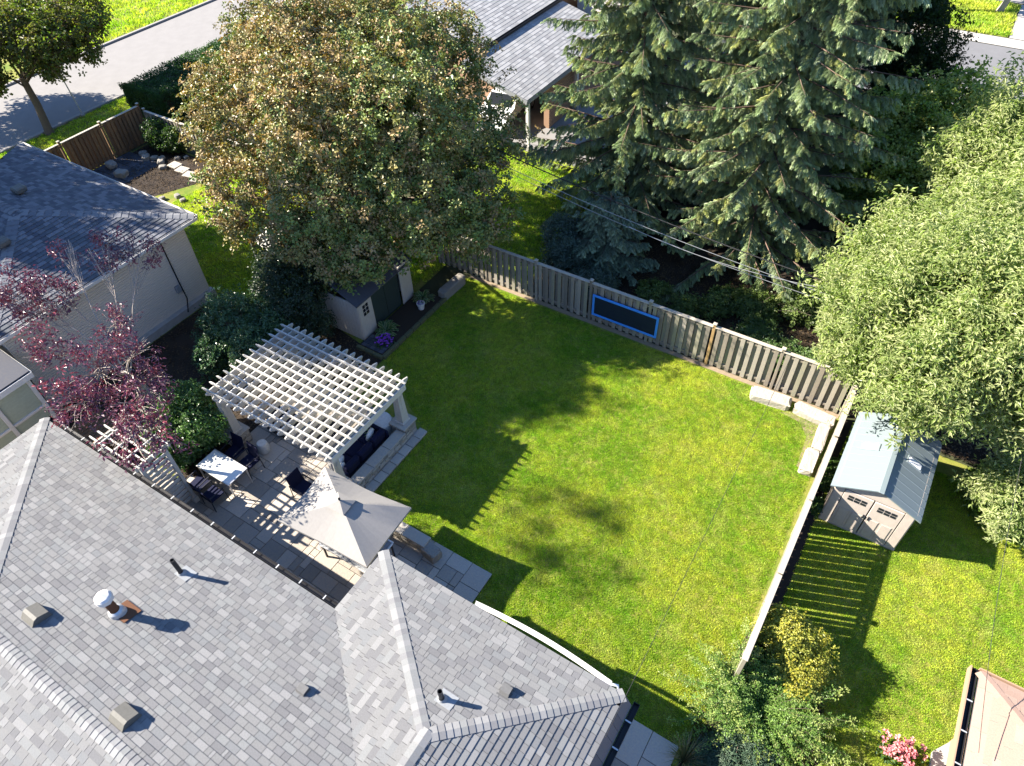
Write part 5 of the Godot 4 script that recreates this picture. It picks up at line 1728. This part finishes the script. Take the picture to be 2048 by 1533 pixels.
func build_shrubs() -> void:
	var mid := clump(12, 0.1, 0.065, 0.14, 111)
	var small := clump(14, 0.06, 0.04, 0.11, 112)
	var fine := clump(18, 0.09, 0.02, 0.12, 113, 0.1)
	shrub("viburnum_shrub", "dense green shrub touching the pergola's left rear corner", [[-18.6, 1.5, -10.2, 1.1], [-17.2, 1.35, -10.1, 1.0], [-18.6, 1.0, -9.2, 0.8], [-17.6, 1.5, -11.4, 0.85], [-16.9, 1.6, -9.6, 0.8]], 2600, mid, M.leaf_gloss, [Color(0.05, 0.1, 0.04), Color(0.07, 0.125, 0.05), Color(0.04, 0.085, 0.035)], 401)
	shrub("dark_shrub", "dark green shrub between the maple and the beige shed", [[-17.4, 1.9, -12.3, 1.2], [-18.6, 1.9, -13.3, 1.2], [-18.2, 2.0, -12.4, 1.0], [-16.6, 1.1, -12.0, 0.7]], 2200, small, M.leaf_gloss, [Color(0.025, 0.045, 0.02), Color(0.035, 0.055, 0.022)], 411, 1.1, 1.6)
	shrub("leafy_shrub", "bright green leafy shrub between the arbor and the dining table", [[-17.09, 1.3, -6.78, 0.85], [-16.2, 1.15, -6.5, 0.85], [-16.4, 0.8, -5.75, 0.7], [-17.01, 1.1, -5.83, 0.75]], 1900, mid, M.leaf_gloss, [Color(0.07, 0.14, 0.03), Color(0.05, 0.11, 0.025), Color(0.1, 0.17, 0.045)], 421)
	var ar := thing("arching_shrub", "large light green arching shrub at the end of the side fence", "shrub")
	var am := MB.new()
	var axf := []
	var acc := PackedColorArray()
	rng.seed = 431
	for k in 340:
		var a := rng.randf() * TAU
		var d := Vector3(cos(a), 0, sin(a))
		var root := Vector3(1.5, 0, -7.75) + d * rng.randf() * 0.35
		var ln := rng.randf_range(0.9, 1.95)
		var el := rng.randf_range(0.55, 1.5)
		var pts := []
		var rad := []
		for i in 6:
			var t := i / 5.0
			pts.append(root + (d * cos(el) + Vector3.UP * sin(el)) * ln * t + (d * 0.3 + Vector3.DOWN * 0.34) * ln * t * t)
			rad.append(0.009 * (1.0 - t) + 0.002)
		am.tube(pts, rad, 3, false)
		var u := 0.18
		while u < 1.0:
			var f := u * 5.0
			var p: Vector3 = pts[int(f)].lerp(pts[mini(int(f) + 1, 5)], f - int(f))
			if p.y > 0.05:
				var up := (Vector3.UP + rv() * 0.7).normalized()
				var x := up.cross(rv()).normalized()
				axf.append(Transform3D(Basis(x, up, x.cross(up)) * rng.randf_range(0.5, 0.95), p + rv() * 0.05))
				var c: Color = pick([Color(0.16, 0.27, 0.055), Color(0.22, 0.34, 0.075), Color(0.11, 0.2, 0.04)])
				acc.append(c if u < 0.9 else Color(0.3, 0.36, 0.1))
			u += 0.085 / ln
	part("stems", am.mesh(), M.bark, ar)
	tag(scatter("foliage", small, M.leaf, axf, acc, ar), "", "", "", "stuff")
	shrub("golden_shrub", "yellow-green shrub behind the arching shrub at the fence end", [[1.64, 0.9, -9.49, 0.72], [1.3, 0.8, -9.60, 0.55], [1.98, 0.7, -8.94, 0.6]], 1700, small, M.leaf, [Color(0.42, 0.38, 0.05), Color(0.36, 0.35, 0.06), Color(0.25, 0.27, 0.05)], 441)
	shrub("juniper", "dark blue-green juniper at the bottom edge below the arching shrub", [[1.25, 0.4, -6.3, 0.6], [1.8, 0.4, -6.4, 0.6], [1.0, 0.35, -6.1, 0.4], [1.6, 0.4, -5.8, 0.6]], 1500, fine, M.needle, [Color(0.04, 0.075, 0.04), Color(0.055, 0.09, 0.05)], 451)
	shrub("corner_shrub", "yellow-green bush on the lawn edge under the large right tree", [[5.6, 0.5, -16.7, 0.8], [6.1, 0.7, -17.5, 0.95], [5.2, 0.45, -17.4, 0.6]], 1600, mid, M.leaf, [Color(0.14, 0.19, 0.03), Color(0.11, 0.17, 0.03)], 461)
	shrub("rear_bush", "green bush at the foot of the right spruce by the mulch", [[-0.63, 1.0, -28.0, 1.2], [-2.0, 1.0, -29.2, 0.95]], 1300, mid, M.leaf, [Color(0.126, 0.216, 0.036), Color(0.180, 0.252, 0.054)], 471, 1.0, 1.5)
	shrub("rear_bush", "green bush behind the large right tree below the driveway", [[0.9, 1.1, -30.2, 1.3], [1.9, 1.2, -28.6, 1.2]], 1300, mid, M.leaf, [Color(0.144, 0.234, 0.036), Color(0.216, 0.288, 0.054)], 481, 1.0, 1.5)
	shrub("rear_bush", "tall green bush in front of the shaded street driveway", [[0.45, 2.0, -35.5, 1.7], [2.15, 1.8, -35.0, 1.7], [3.6, 2.2, -36.5, 1.9]], 2000, mid, M.leaf, [Color(0.108, 0.180, 0.054), Color(0.144, 0.216, 0.054)], 491, 1.1, 1.6, -0.1)
	shrub("ground_ivy", "low glossy ivy patch behind the back fence near the right corner", [[-1.6, 0.25, -19.6, 0.8], [-0.4, 0.35, -19.9, 0.9], [-2.8, 0.2, -20.3, 0.8], [0.3, 0.4, -19.2, 0.6]], 1600, mid, M.leaf_gloss, [Color(0.06, 0.11, 0.03), Color(0.09, 0.14, 0.04)], 501, 0.8, 1.2, -0.3, 0.5)
	shrub("fence_ivy", "silvery green shrub mass on the left behind the back fence", [[-10.9, 0.7, -20.4, 0.95], [-11.6, 0.9, -21.6, 0.85], [-9.2, 0.4, -19.9, 0.85]], 1700, small, M.leaf_gloss, [Color(0.09, 0.13, 0.1), Color(0.06, 0.1, 0.07)], 511, 0.9, 1.3)
	shrub("undergrowth", "loose green undergrowth beneath the right-hand tall spruce", [[-3.4, 0.4, -21.6, 0.9], [-1.9, 0.5, -22.6, 1.0], [-5.6, 0.25, -20.4, 0.7], [-0.2, 0.6, -22.0, 1.0], [-4.6, 0.3, -21.4, 0.8], [-7.0, 0.3, -20.6, 0.7]], 2000, mid, M.leaf, [Color(0.1, 0.15, 0.04), Color(0.14, 0.19, 0.05), Color(0.08, 0.12, 0.03)], 551, 0.8, 1.3, -0.2, 0.6)
	shrub("trellis_shrub", "dark climbing shrub in the corner of the brown fence", [[-33.9, 0.9, -18.8, 0.7], [-33.0, 0.7, -18.9, 0.6]], 700, mid, M.leaf, [Color(0.04, 0.08, 0.02), Color(0.06, 0.1, 0.02)], 521, 0.9, 1.3)
	shrub("fence_weed", "small leafy plant squeezed between the shed and the side fence", [[1.05, 0.4, -15.0, 0.22], [1.05, 0.3, -14.2, 0.2], [1.05, 0.35, -15.8, 0.25]], 240, mid, M.leaf, [Color(0.07, 0.13, 0.03)], 531, 0.7, 1.0)
	# clipped hedge along the street
	var o := thing("hedge", "tall clipped dark green hedge beside the street", "hedge")
	var core := MB.new()
	core.box(Vector3(-36.6, 0.9, -29.5), Vector3(2.6, 1.7, 18.0), 0.2)
	part("branches", core.mesh(), M.soil, o)
	rng.seed = 541
	noise.seed = 541
	var xf := []
	var cc := PackedColorArray()
	for k in 9000:
		var p := Vector3.ZERO
		var n := Vector3.UP
		var f := rng.randf()
		if f < 0.42:
			p = Vector3(rng.randf_range(-38.1, -35.1), 1.88, rng.randf_range(-38.6, -20.4))
		elif f < 0.6:
			p = Vector3(rng.randf_range(-38.1, -35.1), rng.randf_range(0.1, 1.88), -20.4)
			n = Vector3.BACK
		elif f < 0.8:
			p = Vector3(-35.1, rng.randf_range(0.1, 1.88), rng.randf_range(-38.6, -20.4))
			n = Vector3.RIGHT
		else:
			p = Vector3(-38.1, rng.randf_range(0.1, 1.88), rng.randf_range(-38.6, -20.4))
			n = Vector3.LEFT
		p += n * (noise.get_noise_3dv(p * 3.0) * 0.15 - 0.05) + rv() * 0.05
		var up := (n + rv() * 0.6).normalized()
		var x := up.cross(rv()).normalized()
		xf.append(Transform3D(Basis(x, up, x.cross(up)) * rng.randf_range(1.0, 1.5), p))
		var t := rng.randf_range(0.75, 1.25)
		cc.append(Color(0.035 * t, 0.085 * t, 0.02 * t))
	tag(scatter("foliage", small, M.leaf, xf, cc, o), "", "", "", "stuff")

func build_grass() -> void:
	var t := tuft(8, 0.035, 0.014, 0.05, 601)
	grass_field("short mown grass of the main fenced lawn", [[Vector2(-14.0, -18.0), Vector2(0.6, -18.0), Vector2(0.6, -7.0), Vector2(0.2, -5.3), Vector2(-1.0, -6.15), Vector2(-1.4, -5.0), Vector2(-7.0, -5.2), Vector2(-6.05, -5.6), Vector2(-6.05, -7.4), Vector2(-10.55, -7.4), Vector2(-10.55, -10.6), Vector2(-14.0, -12.6)]], 900.0, 1.0, 611, t)
	grass_field("short mown grass of the lawn right of the side fence", [[Vector2(1.15, -17.5), Vector2(9.5, -17.5), Vector2(9.5, -6.0), Vector2(1.15, -6.0)]], 750.0, 1.0, 612, t)
	grass_field("grass of the neighbour's back lawn left of the maple", [[Vector2(-29, -19), Vector2(-15.4, -19), Vector2(-15.4, -17), Vector2(-18, -13), Vector2(-22, -12), Vector2(-29.5, -12.2)]], 160.0, 1.9, 613, t)
	grass_field("grass strip beside the carport behind the back fence", [[Vector2(-18.5, -27.8), Vector2(-11.8, -27.8), Vector2(-11.8, -18.5), Vector2(-18.5, -18.5)]], 160.0, 1.9, 614, t)
	grass_field("grass of the verge along the street at upper left", [[Vector2(-41.0, -40), Vector2(-38.4, -40), Vector2(-38.4, -20), Vector2(-35.4, -20), Vector2(-35.4, -8), Vector2(-41.0, -8)]], 60.0, 2.6, 615, t)
	grass_field("grass of the lawn across the street at the top", [[Vector2(-60, -60), Vector2(-48.8, -60), Vector2(-48.8, -22), Vector2(-60, -22)]], 18.0, 4.5, 616, t)
	grass_field("grass of the street lawn at the upper right", [[Vector2(-8, -60.4), Vector2(1.4, -60.4), Vector2(1.4, -54.3), Vector2(-8, -54.3)]], 40.0, 4.0, 617, t)
	# bark chips and dry leaves on the dark beds
	rng.seed = 700
	var chip := clump(9, 0.055, 0.03, 0.14, 701, 0.0, 2.0)
	var beds := [[[Vector2(-35.0, -14), Vector2(-31, -14.6), Vector2(-29.6, -17.4), Vector2(-29, -19.1), Vector2(-35.0, -19.1)], 900], [[Vector2(-11.6, -18.4), Vector2(6, -18.4), Vector2(6, -24), Vector2(-12.4, -24)], 3200], [[Vector2(-22.1, -4.7), Vector2(-17.7, -4.2), Vector2(-15.7, -5.3), Vector2(-15.7, -10.6), Vector2(-14.1, -11.0), Vector2(-14.1, -12.5), Vector2(-17.6, -13.1), Vector2(-22.1, -11.4)], 1500]]
	var xf := []
	var cc := PackedColorArray()
	for b in beds:
		var poly := PackedVector2Array(b[0])
		var lo := poly[0]
		var hi := poly[0]
		for q in poly:
			lo = lo.min(q)
			hi = hi.max(q)
		for k in b[1]:
			var p := Vector2(rng.randf_range(lo.x, hi.x), rng.randf_range(lo.y, hi.y))
			if Geometry2D.is_point_in_polygon(p, poly):
				xf.append(Transform3D(Basis(Vector3.UP, rng.randf() * TAU).scaled(Vector3(1.2, 0.25, 1.2) * rng.randf_range(0.7, 1.5)), Vector3(p.x, 0.045, p.y)))
				var c: Color = pick([Color(0.09, 0.06, 0.035), Color(0.06, 0.042, 0.028), Color(0.14, 0.095, 0.05), Color(0.04, 0.03, 0.022)])
				cc.append(c)
	tag(scatter("bark_mulch", chip, M.leaf, xf, cc, self), "bark chips and dry leaves scattered over the dark planting beds", "mulch", "", "stuff")
